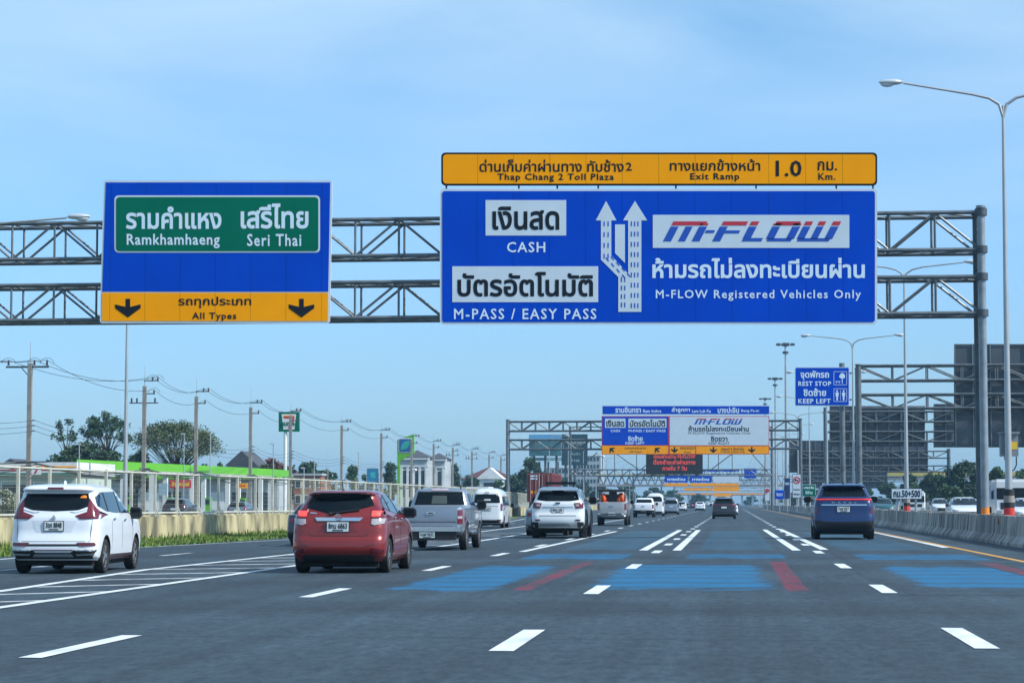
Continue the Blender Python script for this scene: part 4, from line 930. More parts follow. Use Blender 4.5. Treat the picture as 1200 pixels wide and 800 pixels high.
    def plate(s, x, z, w, h, m=None, txt=None, y=None):
        p = s.bvh.ray_cast(Vector((x, -3, z)), Vector((0, 1, 0)))[0]; yy = (p.y if p else 0) - .03
        if y is not None: yy = y
        mb = MB(); mb.box(x - w / 2 - .012, x + w / 2 + .012, yy + .004, yy + .05, z - h / 2 - .012, z + h / 2 + .012, 1); mb.box(x - w / 2, x + w / 2, yy, yy + .01, z - h / 2, z + h / 2)
        pl = mb.build('licence_plate', [m or PLATE, PLAST], s.root)
        if txt:
            V, F = text_tris(txt, .02); xs = [v[0] for v in V]; ys = [v[1] for v in V]; a0, a1, b0, b1 = min(xs), max(xs), min(ys), max(ys)
            mb = MB(); mb.add([(x - w * .43 + (p_ - a0) / (a1 - a0) * w * .86, yy - .004, z - h * .22 + (q - b0) / (b1 - b0) * h * .62) for p_, q in V], F); mb.build('plate_lettering', SBLACK, pl)
            mb = MB(); mb.box(x - w * .25, x + w * .25, yy - .004, yy - .002, z - h * .42, z - h * .32); mb.build('plate_lettering', SBLACK, pl)
        return pl
    def mirrors(s, y, z, m=None, w=.20, out=.13, h=.075):
        W = s.T['W']
        for d in (-1, 1):
            mb = MB(); xc_ = d * (W + out * .9); hh = h; q = [(xc_ - d * w * .42, z - hh * .55), (xc_ - d * w * .30, z - hh), (xc_ + d * w * .30, z - hh * .95), (xc_ + d * w * .46, z - hh * .4), (xc_ + d * w * .44, z + hh * .55), (xc_ + d * w * .28, z + hh * .9), (xc_ - d * w * .36, z + hh), (xc_ - d * w * .46, z + hh * .5)]; vs_ = [(a, y - .06, b) for a, b in q] + [(xc_ + (a - xc_) * 1.08, y - .02, z + (b - z) * 1.08) for a, b in q] + [(xc_ + (a - xc_) * .55, y + .10, z + (b - z) * .55) for a, b in q]; mb.add(vs_, [tuple(range(8)), tuple(range(23, 15, -1))] + [(r * 8 + i, r * 8 + (i + 1) % 8, r * 8 + 8 + (i + 1) % 8, r * 8 + 8 + i) for r in (0, 1) for i in range(8)]); mb.tube((d * (W - .08), y + .03, z - .03), (d * (W + out * .6), y + .01, z - .02), .03, n=6)
            o = mb.build('mirror', m or PLAST, s.root, smooth=True)
            mb = MB(); mb.box(d * (W + out * .9) - w * .32, d * (W + out * .9) + w * .32, y - .066, y - .061, z - h * .62, z + h * .62); mb.build('mirror_glass', GLASS, o)
    def box(s, name, b, m, parent=None):
        mb = MB(); mb.box(*b); return mb.build(name, m, parent or s.root)
    def side_windows(s, poly, pillars=(), m=None):
        for sd_ in ('right', 'left'):
            w = s.proj('side_window', poly, m or GLASSL, side=sd_, nx=14, off=.007)
            for a, b in pillars: s.proj('pillar', [(a[0] - .03, a[1]), (a[0] + .03, a[1]), (b[0] + .03, b[1]), (b[0] - .03, b[1])] if b[0] - .03 < a[0] + .03 and a[0] - .03 < b[0] + .03 else [(a[0] - .03, a[1]), (b[0] - .03, b[1]), (b[0] + .03, b[1]), (a[0] + .03, a[1])], PLAST, side=sd_, off=.012, nx=3, parent=w)
    def door_lines(s, xs, z0, z1, handles=(), hm=None):
        for x in xs: s.sides('door_seam', [(x - .005, z0), (x + .005, z0), (x + .005, z1), (x - .005, z1)], PLAST, nx=1, off=.003, skirt=.02)
        for y, z in handles:
            for d in (-1, 1):
                p = s.bvh.ray_cast(Vector((d * 3, y, z)), Vector((-d, 0, 0)))[0]
                mb = MB(); mb.ball((p.x + d * .015, y, z), .022, .10, .022, n=8, k=6); mb.build('door_handle', hm or s.paint, s.root, smooth=True)
def gbox(px, py_bottom): return G(px, py_bottom)

def generic_rear(c, glass=None, lamp=None, plate=True, lampm=None, bumper=True, txt=None):
    T = c.T; W, H = T['W'], T['H']; k = c.kind
    if k == 'sedan':
        c.proj('rear_window', [(-.62, 1.10), (.62, 1.10), (.50, 1.38), (-.50, 1.38)], GLASS); L_ = [(.45, .80), (.84, .78), (.84, .95), (.45, .92)]
        c.side_windows([(.95, 1.08), (1.35, 1.33), (2.3, 1.38), (3.15, 1.06)]); c.mirrors(3.0, 1.0); pz = .82
    elif k == 'hatch':
        c.proj('rear_window', [(-.66, 1.12), (0, 1.04), (.66, 1.12), (.56, 1.36), (-.56, 1.36)], GLASS); L_ = [(.58, .85), (.82, .85), (.80, 1.1), (.60, 1.06)]; c.side_windows([(.5, 1.1), (.9, 1.33), (2.0, 1.37), (2.95, 1.02)]); c.mirrors(2.75, 1.0); pz = .8
    elif k in ('suv', 'mpv', 'bigsuv'):
        z0, z1 = (1.25, 1.58) if k == 'suv' else (1.18, 1.50) if k == 'mpv' else (1.30, 1.60)
        c.proj('rear_window', [(-.70, z0), (.70, z0), (.60, z1), (-.60, z1)], GLASS); L_ = [(.55, z0 - .20), (W - .03, z0 - .22), (W - .05, z0 - .02), (.6, z0 - .06)]
        c.side_windows([(.6, z0 + .02), (.85, z1 - .03), (2.4, z1), (3.3, z0 - .08)]); c.mirrors(3.2, z0 - .06); pz = z0 - .32
    elif k == 'van':
        c.proj('rear_window', [(-.70, 1.38), (.70, 1.38), (.65, 1.86), (-.65, 1.86)], GLASS); L_ = [(.72, .95), (.84, .95), (.84, 1.35), (.72, 1.35)]
        c.side_windows([(.35, 1.25), (.45, 1.75), (3.5, 1.75), (4.1, 1.25)], [((1.6, 1.25), (1.6, 1.75)), ((2.9, 1.25), (2.9, 1.75))]); c.mirrors(4.2, 1.25, w=.2, h=.12); pz = 1.05
    elif k == 'pickup':
        c.proj('rear_window', [(-.68, 1.30), (.68, 1.30), (.62, 1.60), (-.62, 1.60)], GLASS); L_ = [(.73, .80), (.89, .80), (.89, 1.14), (.73, 1.14)]
        c.side_windows([(2.05, 1.25), (2.2, 1.56), (3.1, 1.58), (3.85, 1.2)], [((2.8, 1.25), (2.8, 1.58))]); c.mirrors(3.65, 1.2, w=.22, h=.11); pz = .55
        c.box('tailgate_handle', (-.11, .11, .0, .03, 1.0, 1.06), CHROME)
    c.both('tail_lamp', lamp or L_, lampm or TAIL, nx=4, ny=3, off=.01)
    if plate: c.plate(0, pz if k != 'pickup' else .60, .42, .15, txt=txt)
    zb = T['rings'][0][0]
    if bumper and k != 'pickup': c.proj('bumper_trim', [(-W * .8, zb + .03), (W * .8, zb + .03), (W * .84, zb + .20), (-W * .84, zb + .20)], PLAST)
    if k == 'pickup': c.proj('bumper', [(-.84, .44), (.84, .44), (.84, .64), (-.84, .64)], CHROME if bumper else PLAST, off=.05, skirt=.06)
    c.door_lines([T['ax'][0] + .55, T['ax'][0] + 1.4], .4, 1.05)
def simple_plate_pickup(c): pass

WHITEP = paint('white_paint', (.70, .74, .78)); REDC = paint('metallic_red_paint', (.23, .015, .012), .30, .30); SILV = paint('silver_paint', (.25, .29, .34), .55, .34)
WHITE2 = paint('pearl_white_paint', (.62, .66, .68)); SILVG = paint('warm_silver_paint', (.42, .43, .44), .5, .36); BLUEC = paint('deep_blue_paint', (.001, .022, .10), .10, .34, .5)
BLKC = paint('black_car_paint', (.010, .012, .016)); GREYC = paint('grey_car_paint', (.12, .16, .20), .4); DRED = paint('dark_red_paint', (.12, .01, .015)); DBROWN = paint('dark_plum_paint', (.018, .013, .02), .3)
TEALC = paint('teal_car_paint', (.02, .10, .11), .3)

# --- white people carrier, near left
w1 = G(75, 671.5); c = Car('people_carrier', 'mpv', 'white people carrier with red corner lamps, driving beside the hatched gore', 'car', WHITEP, (G(68, 672).x - .05, 38.8), R(3.2), (.90, .92, .925))
c.proj('rear_window', [(-.66, 1.27), (-.45, 1.19), (0, 1.17), (.45, 1.19), (.66, 1.27), (.60, 1.50), (-.60, 1.50)], GLASS, nx=16)
c.both('tail_lamp', [(.40, 1.085), (.50, 1.02), (.845, 1.03), (.85, 1.12), (.70, 1.32), (.63, 1.42), (.62, 1.16)], TAIL, nx=12, off=.012)
c.both('lamp_trim', [(.30, 1.16), (.40, 1.145), (.62, 1.20), (.62, 1.225), (.40, 1.175)], WHITEP, off=.014, nx=6)
c.both('tail_lamp_inset', [(.50, 1.03), (.80, 1.035), (.80, 1.07), (.50, 1.075)], TAILD, off=.02, nx=6)
c.proj('brake_lamp', [(-.16, 1.585), (.16, 1.585), (.15, 1.615), (-.15, 1.615)], TAILD, off=.01, nx=4)
for q in ([(-.70, .603), (.70, .603), (.70, .611), (-.70, .611)], ): c.proj('tailgate_seam', q, PLAST, off=.003, nx=12, ny=1)
c.both('tailgate_seam', [(.704, .61), (.711, .61), (.732, 1.02), (.725, 1.02)], PLAST, off=.003, nx=1)
c.plate(0, .895, .36, .17, txt="3ขค 8848")
c.proj('number_recess', [(-.34, .78), (.34, .78), (.44, 1.0), (-.44, 1.0)], paint('white_paint_shaded', (.62, .66, .70)), off=.003)  # darker copy of the body white, the recess shade painted on a patch
c.proj('bumper_band', [(-.80, .52), (.80, .52), (.81, .56), (-.81, .56)], PLAST, off=.006, nx=14, ny=1)
c.both('reflector', [(.52, .515), (.78, .52), (.79, .585), (.46, .585)], TAILD, off=.016, nx=5)
c.proj('lower_grille', [(-.74, .29), (.74, .29), (.82, .45), (.40, .45), (.34, .40), (-.34, .40), (-.40, .45), (-.82, .45)], PLAST, off=.012, nx=18)
c.proj('bumper_lip', [(-.40, .325), (.40, .325), (.36, .37), (-.36, .37)], mat('grey_trim', (.16, .19, .21), .4), off=.02, nx=8)
c.both('exhaust_trim', [(.46, .35), (.74, .36), (.76, .385), (.44, .375)], CHROME, off=.022, nx=4); c.both('exhaust_trim', [(.44, .43), (.78, .43), (.79, .45), (.42, .45)], CHROME, off=.022, nx=4)
c.proj('red_accent', [(-.38, .44), (.38, .44), (.38, .455), (-.38, .455)], TAILD, off=.014, nx=6)
for a in (0, 120, 240):
    mb = MB(); q = [(0, .0), (.022, .018), (0, .045), (-.022, .018)]; pr = [(x * math.cos(R(a)) - y * math.sin(R(a)), 1.06 + x * math.sin(R(a)) + y * math.cos(R(a))) for x, y in q]; mb.slab(pr, .055, .09); mb.build('emblem', CHROME, c.root)
V, F = text_tris("SPORT", .02); mb = MB(); mb.add([(-.30 + v[0] * .10, -.012, .495 + v[1] * .035) for v in V], F)
V, F = text_tris("MOTOR", .02); mb.add([(.03 + v[0] * .10, -.012, .495 + v[1] * .035) for v in V], F)
mb = MB(); mb.box(.52, .66, .17, .19, 1.42, 1.48); mb.box(.55, .63, .17, .19, 1.39, 1.42); 
st = c.proj('window_sticker', [(.46, 1.415), (.58, 1.415), (.57, 1.455), (.52, 1.475), (.47, 1.455)], mat('sticker_orange', (.8, .22, .02), .5), off=.014, nx=4)
c.side_windows([(.36, 1.27), (.42, 1.44), (.8, 1.53), (2.5, 1.555), (3.05, 1.30), (3.35, 1.13), (1.6, 1.14), (.9, 1.17)], [((1.05, 1.17), (.98, 1.53)), ((2.12, 1.14), (2.02, 1.55)), ((3.0, 1.12), (2.98, 1.33))])
c.mirrors(3.12, 1.13, out=.09, w=.26, h=.115); c.door_lines([1.28, 2.2, 3.2], .45, 1.12, [(1.45, 1.02), (2.4, 1.0)], CHROME)
c.sides('sill_trim', [(1.15, .26), (3.2, .26), (3.2, .33), (1.15, .33)], TAILD, off=.008, nx=6); c.sides('sill_trim', [(1.15, .33), (3.2, .33), (3.2, .35), (1.15, .35)], PLAST, off=.008, nx=6)
mb = MB(); mb.ball((0, .95, 1.71), .02, .08, .05, n=8, k=5); mb.build('antenna_fin', WHITEP, c.root, smooth=True)

# --- red hatchback
c = Car('hatchback', 'hatch', 'metallic red hatchback with brake lights lit and a chrome boot strip', 'car', REDC, (G(396, 671).x + .05, 39.55), R(.3), (.99, 1.0, .99))
GP = mat('black_gloss', (.006, .007, .009), .12, coat=.5)
c.proj('rear_window', [(-.61, 1.16), (-.30, 1.08), (-.12, 1.03), (.0, 1.045), (.61, 1.19), (.51, 1.385), (-.51, 1.385)], GLASS, nx=18, off=.008)
c.proj('spoiler_edge', [(-.56, 1.39), (.56, 1.39), (.54, 1.42), (-.54, 1.42)], GP, off=.006, nx=10)
c.both('tail_lamp', [(.56, 1.115), (.58, .965), (.83, .98), (.80, 1.20), (.70, 1.25), (.60, 1.19)], TAIL, nx=8, off=.013)
c.both('lit_lamp', [(.585, 1.0), (.72, 1.005), (.74, 1.09), (.58, 1.09)], TAILON, nx=4, off=.018)
c.both('clear_lamp', [(.58, .87), (.64, .845), (.79, .875), (.81, .965), (.59, .955)], TAILC, nx=6, off=.015)
c.proj('chrome_strip', [(-.42, .975), (-.38, .915), (.38, .915), (.44, .975)], CHROME, off=.025, nx=10, ny=2)
mb = MB()
for i in range(24):
    for (rx, rz, ox, oz) in ((.058, .042, 0, 0), (.022, .036, 0, 0), (.045, .014, 0, .02)):
        a, b = 2 * math.pi * i / 24, 2 * math.pi * (i + 1) / 24; mb.tube((rx * math.cos(a) + ox, .058, 1.005 + rz * math.sin(a) + oz), (rx * math.cos(b) + ox, .058, 1.005 + rz * math.sin(b) + oz), .0045, n=4)
mb.build('emblem', CHROME, c.root)
c.proj('tailgate_seam', [(-.50, .655), (.50, .655), (.50, .668), (-.50, .668)], PLAST, off=.002, nx=10, ny=1)
c.both('tailgate_seam', [(.495, .66), (.505, .66), (.59, .86), (.58, .86)], PLAST, off=.002, nx=1)
c.proj('number_recess', [(-.36, .72), (.36, .72), (.27, .915), (-.27, .915)], paint('metallic_red_shaded', (.19, .012, .012), .35, .34), off=.003)  # shade around the plate painted as a darker body red
c.plate(0.0, .82, .385, .165, txt="8กน 6863")
c.both('bumper_crease_highlight', [(.50, .49), (.80, .53), (.80, .545), (.50, .50)], paint('metallic_red_highlight', (.25, .016, .016), .35, .3), off=.012, nx=5)  # lighter body red, the crease's highlight put into the colour
c.both('reflector', [(.56, .36), (.80, .37), (.80, .43), (.60, .44)], TAILD, off=.012, nx=5)
c.proj('lower_bumper', [(-.76, .215), (.76, .215), (.60, .33), (-.60, .33)], PLAST, off=.008, nx=12)
mb = MB(); mb.tube((-.14, .145, 1.055), (.36, .20, 1.115), .014, n=6); mb.ball((-.15, .14, 1.05), .035, .03, .03); mb.build('wiper', PLAST, c.root)
mb = MB(); mb.tube((0, .62, 1.47), (0, .50, 1.63), .008, n=5); mb.ball((0, .62, 1.475), .025, .04, .02); mb.build('antenna', PLAST, c.root)
c.side_windows([(.52, 1.17), (.66, 1.30), (1.1, 1.385), (1.95, 1.40), (2.6, 1.20), (2.98, 1.03), (1.6, 1.05), (.9, 1.10)], [((.98, 1.09), (1.06, 1.38)), ((1.85, 1.04), (1.78, 1.4)), ((2.72, 1.03), (2.70, 1.17))])
c.mirrors(2.72, 1.06, out=.07, w=.27, h=.095); c.door_lines([1.12, 1.9, 2.98], .38, 1.04, [(1.28, .97), (2.1, .95)], CHROME)
c.proj('lettering', [(-.52, 1.055), (-.40, 1.045), (-.40, 1.065), (-.52, 1.075)], CHROME, off=.006, nx=2)

# --- silver pickup
def pickup_rear(c, H=1.2, glass=True, silver=SILV):
    c.proj('tailgate', [(-.70, .68), (.70, .68), (.70, 1.19), (-.70, 1.19)], c.paint, off=.012, nx=8, skirt=.02)
    c.proj('tailgate_crease_shade', [(-.68, .78), (.68, .78), (.68, .80), (-.68, .80)], PLAST, off=.013, nx=6, ny=1)  # dark strip painted in for the shade along the fold
    c.proj('tailgate_seam', [(-.72, .655), (.72, .655), (.72, .672), (-.72, .672)], PLAST, off=.006, nx=6, ny=1)
    h = c.box('tailgate_handle', (-.12, .12, .01, .035, 1.0, 1.065), CHROME); c.box('handle_recess', (-.07, .07, .0, .012, 1.015, 1.045), PLAST, h)
    c.both('tail_lamp', [(.725, .74), (.885, .74), (.885, 1.12), (.735, 1.12)], TAIL, nx=4, off=.014); c.both('clear_lamp', [(.73, .88), (.84, .88), (.84, .95), (.73, .95)], TAILC, nx=2, off=.018)
c = Car('pickup_truck', 'pickup', 'silver pickup truck with an empty low bed just ahead of the red hatchback', 'pickup', SILV, (G(502, 645).x, 59.2), R(.2), (.96, 1.0, .935))
pickup_rear(c)
c.proj('rear_window', [(-.70, 1.27), (.70, 1.27), (.62, 1.635), (-.62, 1.635)], GLASS, nx=10, off=.01); c.proj('inner_window', [(-.22, 1.29), (.22, 1.29), (.20, 1.52), (-.20, 1.52)], mat('seen_through_glass', (.06, .075, .07), .08), off=.014)
c.proj('brake_lamp', [(-.24, 1.665), (.24, 1.665), (.22, 1.71), (-.22, 1.71)], mat('clear_pink_lamp', (.45, .33, .38), .2), off=.02, nx=4)
bmp = MB(); bmp.box(-.84, .84, -.10, .12, .53, .66); bmp.box(-.55, .55, -.11, .0, .60, .665); bp = bmp.build('bumper', CHROME, c.root); c.box('number_recess', (-.60, .70, -.06, .1, .28, .53), PLAST); c.plate(-.08, .43, .42, .16, PLATEG, "1ฒฬ 9632", y=-.09)
c.side_windows([(2.1, 1.27), (2.25, 1.58), (3.15, 1.60), (3.9, 1.22)], [((2.75, 1.26), (2.72, 1.6))]); c.mirrors(3.70, 1.26, w=.28, h=.14, out=.10)
c.door_lines([1.95, 2.85, 3.85], .55, 1.2, [(2.95, 1.12)], CHROME); c.sides('step', [(2.0, .44), (3.5, .44), (3.5, .50), (2.0, .50)], CHROME, off=.06, nx=4, skirt=.08)
mb = MB(); mb.tube((.55, 2.3, 1.73), (.55, 2.25, 1.80), .02, n=6); mb.tube((-.55, 2.3, 1.73), (-.55, 2.25, 1.80), .02, n=6); mb.build('antenna', PLAST, c.root)

# --- white off-roader
c = Car('off_roader', 'bigsuv', 'white off roader with big black tyres, black arches and a roof light bar', 'car', WHITE2, (G(657, 630).x, 79.6), R(.2), (1.03, 1.0, 1.02), wr=.43, rim=RIMD)
c.proj('rear_window', [(-.72, 1.31), (-.40, 1.27), (.40, 1.27), (.72, 1.31), (.62, 1.60), (-.62, 1.60)], GLASS, nx=14)
c.proj('spoiler_trim', [(-.22, 1.60), (.22, 1.60), (.18, 1.645), (-.18, 1.645)], PLAST, off=.02)
c.both('tail_lamp', [(.54, 1.20), (.60, 1.02), (.85, 1.03), (.88, 1.18), (.80, 1.22)], TAIL, nx=6, off=.014); c.both('clear_lamp', [(.60, 1.10), (.72, 1.10), (.72, 1.16), (.60, 1.16)], TAILC, nx=3, off=.02)
c.proj('chrome_strip', [(-.52, 1.06), (.52, 1.06), (.52, 1.09), (-.52, 1.09)], mat('satin_trim', (.42, .48, .55), .3, .6), off=.014); c.plate(0, .96, .36, .17, txt="8กก 245")
c.box('emblem', (-.08, .08, .07, .10, 1.19, 1.235), mat('navy_badge', (.02, .04, .09), .3))
c.proj('tailgate_seam', [(-.62, .765), (.62, .765), (.62, .785), (-.62, .785)], PLAST, off=.004, ny=1); c.both('reflector', [(.60, .60), (.76, .60), (.76, .655), (.60, .655)], TAILD, off=.014, nx=3)
c.proj('skid_plate', [(-.66, .42), (.66, .42), (.72, .53), (-.72, .53)], mat('satin_silver', (.35, .37, .39), .35, .6), off=.014)
c.both('mud_flap', [(.66, .38), (.86, .38), (.86, .56), (.66, .56)], PLAST, off=.02, nx=2)
for ay in c.T['ax']:
    for d in (-1, 1):
        mb = MB(); n = 16; xw = d * (c.T['W'] - .02)
        for i in range(n):
            a, b = math.pi * i / n, math.pi * (i + 1) / n; r0, r1 = .50, .57
            mb.add([(xw + d * .05, ay + r0 * math.cos(a), .44 + r0 * math.sin(a)), (xw + d * .05, ay + r0 * math.cos(b), .44 + r0 * math.sin(b)), (xw + d * .035, ay + r1 * math.cos(b), .44 + r1 * math.sin(b)), (xw + d * .035, ay + r1 * math.cos(a), .44 + r1 * math.sin(a)),
                    (xw - d * .10, ay + r0 * math.cos(a), .44 + r0 * math.sin(a)), (xw - d * .10, ay + r0 * math.cos(b), .44 + r0 * math.sin(b)), (xw - d * .02, ay + r1 * math.cos(b), .44 + r1 * math.sin(b)), (xw - d * .02, ay + r1 * math.cos(a), .44 + r1 * math.sin(a))], [(0, 1, 2, 3), (0, 1, 5, 4), (3, 2, 6, 7)])
        mb.build('wheel_arch', PLAST, c.root, smooth=True)
c.side_windows([(.55, 1.33), (.75, 1.55), (2.8, 1.61), (3.55, 1.24)], [((1.5, 1.27), (1.45, 1.6)), ((2.5, 1.26), (2.4, 1.62))]); c.mirrors(3.3, 1.30, w=.28, h=.13, out=.10); c.door_lines([1.5, 2.5, 3.5], .5, 1.25, [(1.7, 1.12), (2.7, 1.1)])
mb = MB(); mb.box(-.52, .52, 1.5, 1.62, 1.85, 1.94); 
for x in (-.45, .45): mb.box(x - .02, x + .02, 1.54, 1.58, 1.74, 1.86)
lb = mb.build('light_bar', PLAST, c.root)
mb = MB()
for x in (-.66, .66): mb.tube((x, .8, 1.76), (x, 2.6, 1.78), .025, n=6); mb.tube((x, .8, 1.70), (x, .8, 1.77), .02, n=6); mb.tube((x, 2.6, 1.70), (x, 2.6, 1.78), .02, n=6)
mb.build('roof_rail', PLAST, c.root)

# --- blue suv on the right
c = Car('family_suv', 'suv', 'deep blue SUV with a full width red light strip, alone in the right lane', 'car', BLUEC, (G(986.5, 631).x, 78.0), R(-.6), (1.10, 1.05, 1.10))
c.proj('rear_window', [(-.70, 1.32), (.70, 1.32), (.57, 1.60), (-.57, 1.60)], GLASS, nx=12); c.proj('light_strip', [(-.90, 1.175), (-.60, 1.20), (.60, 1.20), (.90, 1.175), (.89, 1.27), (.60, 1.255), (-.60, 1.255), (-.89, 1.27)], TAIL, nx=24, off=.016)
c.proj('lit_strip', [(-.82, 1.205), (-.58, 1.215), (.58, 1.215), (.82, 1.205), (.82, 1.235), (.58, 1.232), (-.58, 1.232), (-.82, 1.235)], mat('running_lamp_red', (.75, .03, .04), .2, emit=.35), nx=20, ny=1, off=.022)
c.proj('chrome_strip', [(-.70, 1.045), (.70, 1.045), (.68, 1.075), (-.68, 1.075)], CHROME, off=.02, nx=12, ny=1)
V, F = text_tris("H A V A L", .025, 2, 1.3); xs = [v[0] for v in V]; mb = MB(); mb.add([(-.38 + v[0] / max(xs) * .76, .05, 1.115 + v[1] * .06) for v in V], F); mb.build('lettering', CHROME, c.root)
c.plate(-.02, .93, .38, .16, txt="7ขฬ 827"); c.proj('lower_bumper', [(-.86, .28), (.86, .28), (.90, .58), (.30, .54), (-.30, .54), (-.90, .58)], PLAST, nx=18, off=.010); c.both('reflector', [(.80, .80), (.88, .80), (.88, .98), (.80, .98)], TAILD, off=.012, nx=2)
c.proj('tailgate_seam', [(-.66, .76), (.66, .76), (.66, .772), (-.66, .772)], PLAST, off=.002, ny=1)
c.side_windows([(.62, 1.34), (.85, 1.54), (2.3, 1.61), (3.3, 1.22)], [((1.3, 1.3), (1.25, 1.6)), ((2.2, 1.26), (2.1, 1.62))]); c.mirrors(3.1, 1.23, w=.24, h=.10); c.door_lines([1.45, 2.4], .45, 1.2, [(1.6, 1.1), (2.6, 1.08)])
mb = MB(); mb.ball((0, .8, 1.74), .03, .09, .06, n=8, k=5); mb.build('antenna_fin', PLAST, c.root, smooth=True)
mb = MB()
for x in (-.58, .58): mb.tube((x, .8, 1.71), (x, 2.5, 1.73), .022, n=6); mb.tube((x, .8, 1.66), (x, .8, 1.72), .02, n=6); mb.tube((x, 2.5, 1.66), (x, 2.5, 1.73), .02, n=6)
mb.build('roof_rail', CHROME, c.root)

# --- white van
c = Car('passenger_van', 'van', 'tall white passenger van near the fence, ahead of the silver pickup', 'van', WHITE2, (G(576, 618).x, 112.5), R(.5), (.93, 1.0, .90))
generic_rear(c, txt="ฮฬ 4471"); c.proj('bumper_band', [(-.80, .30), (.80, .30), (.80, .36), (-.80, .36)], PLAST, off=.008); c.both('reflector', [(.55, .40), (.76, .40), (.76, .47), (.55, .47)], TAILD, off=.01, nx=2)
mb = MB()
c.proj('rear_sticker', [(-.20, 1.50), (.22, 1.50), (.18, 1.60), (-.12, 1.60)], mat('sticker_white', (.45, .5, .52), .5), off=.012, nx=4); c.box('brake_lamp', (-.12, .12, .10, .14, 1.93, 1.97), TAILD); c.proj('seam', [(-.72, 1.18), (.72, 1.18), (.72, 1.20), (-.72, 1.20)], PLAST, off=.004, ny=1)

def car(name, kind, label, cat, pnt, px, py, wpx, hpx=None, yaw=0, txt=None, rim=None, lampm=None, lscale=1.0, **k):
    """placed by the pixel where its rear touches the road; scaled so its rear has the given width"""
    q = G(px, py); T = RINGS[kind]; pm = F_PX / q.y; sx = wpx / pm / (2 * T['W']); sz = sx if hpx is None else hpx / pm / T['H']
    c = Car(name, kind, label, cat, pnt, (q.x, q.y), yaw, (sx, lscale, sz), rim=rim); generic_rear(c, lampm=lampm, txt=txt, **k); return c
c = car('coupe', 'sedan', 'black car almost hidden behind the red hatchback, by the hatched gore', 'car', BLKC, 352, 640, 36, 52, R(1))
c = car('saloon_car', 'sedan', 'grey saloon car partly hidden behind the left side of the white off roader', 'car', GREYC, 639, 627.5, 50, 42)
c = car('pickup_truck', 'pickup', 'silver pickup with a black rack and orange tarpaulins over its bed', 'pickup', SILVG, 717, 615.5, 36, 40, txt=None)
rk = MB()
for x in (-.74, .74):
    for y in (.18, 1.62): rk.tube((x, y, 1.18), (x, y, 1.76), .03, n=6)
rk.box(-.80, .80, .10, 1.75, 1.72, 1.84); rk.build('roof_rack', PLAST, c.root); c.box('cargo_back', (-.18, .28, .30, .5, 1.1, 1.72), PLAST)
random.seed(3)
TARP = mat('orange_tarpaulin', (.75, .10, .015), .6, 0, .45, 5, .6); sc_ = c.root.scale
for nm, cx_, lab in (('cargo_sack', -.44, 'orange tarpaulin bundle on the left of the pickup bed under the black rack'), ('cargo_sack', .46, 'orange tarpaulin bundle on the right of the pickup bed under the black rack')):
    mb = MB(); X0, Y0 = c.root.location.x, c.root.location.y
    for i in range(9): mb.ball((X0 + (cx_ + random.uniform(-.16, .16)) * sc_.x, Y0 + random.uniform(.35, 1.2), (random.uniform(1.0, 1.45)) * sc_.z), random.uniform(.15, .24), random.uniform(.2, .3), random.uniform(.18, .30), n=9, k=6)
    tag(mb.build(nm, TARP, smooth=True, origin=(X0 + cx_, Y0 + .7, .9)), lab, 'cargo', 'orange bundles on the pickup bed')
c = car('pickup_truck', 'pickup', 'white pickup right behind the tall white van, its tailgate lit', 'pickup', WHITEP, 754, 606, 25, 23, bumper=False)
c = car('passenger_van', 'van', 'tall white van half hidden by the white pickup', 'van', WHITE2, 767.5, 604.5, 21, 27)
c = car('passenger_van', 'van', 'silver grey van right of the two white vehicles in the left lane', 'van', SILV, 786.5, 602.7, 17.5, 20)
c = car('small_suv', 'suv', 'small pale SUV far ahead of the silver van', 'car', WHITE2, 799, 599, 11, 11.5)
c = car('hatchback', 'hatch', 'dark red car far up the road, left of the distant white saloon', 'car', DRED, 812, 595.5, 7.5, 7.5)
c = car('saloon_car', 'sedan', 'distant white saloon in the middle of the left lane, taller tail lamps', 'car', WHITEP, 820.3, 598.4, 12, 10.8)
c = car('saloon_car', 'sedan', 'tiny white car far ahead just left of the dark SUV', 'car', WHITEP, 833, 593.3, 8, 6)
c = car('family_suv', 'suv', 'dark plum SUV alone in the middle lane far ahead', 'car', DBROWN, 848.5, 607.6, 28, 24.5); c.proj('light_strip', [(-.80, 1.10), (.80, 1.10), (.80, 1.15), (-.80, 1.15)], TAILD, off=.02); c.proj('chrome_strip', [(-.75, .42), (.75, .42), (.75, .47), (-.75, .47)], CHROME, off=.02)
c = car('saloon_car', 'sedan', 'white car peeping out behind the right side of the dark plum SUV', 'car', WHITEP, 859, 603.2, 12, 14)
c = car('family_suv', 'suv', 'dark vehicle beside the silver van, mostly hidden by it', 'car', GREYC, 780, 599.5, 11, 17)
for i, (px, py, kind, w, m, lab) in enumerate(((824, 592.6, 'van', 6, WHITEP, 'tiny pale van at the far end of the left lanes'), (806, 594.8, 'hatch', 6, GREYC, 'tiny grey car beside the dark red one'), (838.5, 592.2, 'sedan', 5, SILV, 'tiny silver car in the haze, next to the tiny white one'))):
    c = Car('saloon_car' if kind != 'van' else 'passenger_van', kind, lab, 'car' if kind != 'van' else 'van', m, (G(px, py).x, G(px, py).y), 0, (w / (F_PX / G(px, py).y) / (2 * RINGS[kind]['W'])), noarch=True); generic_rear(c, plate=False)

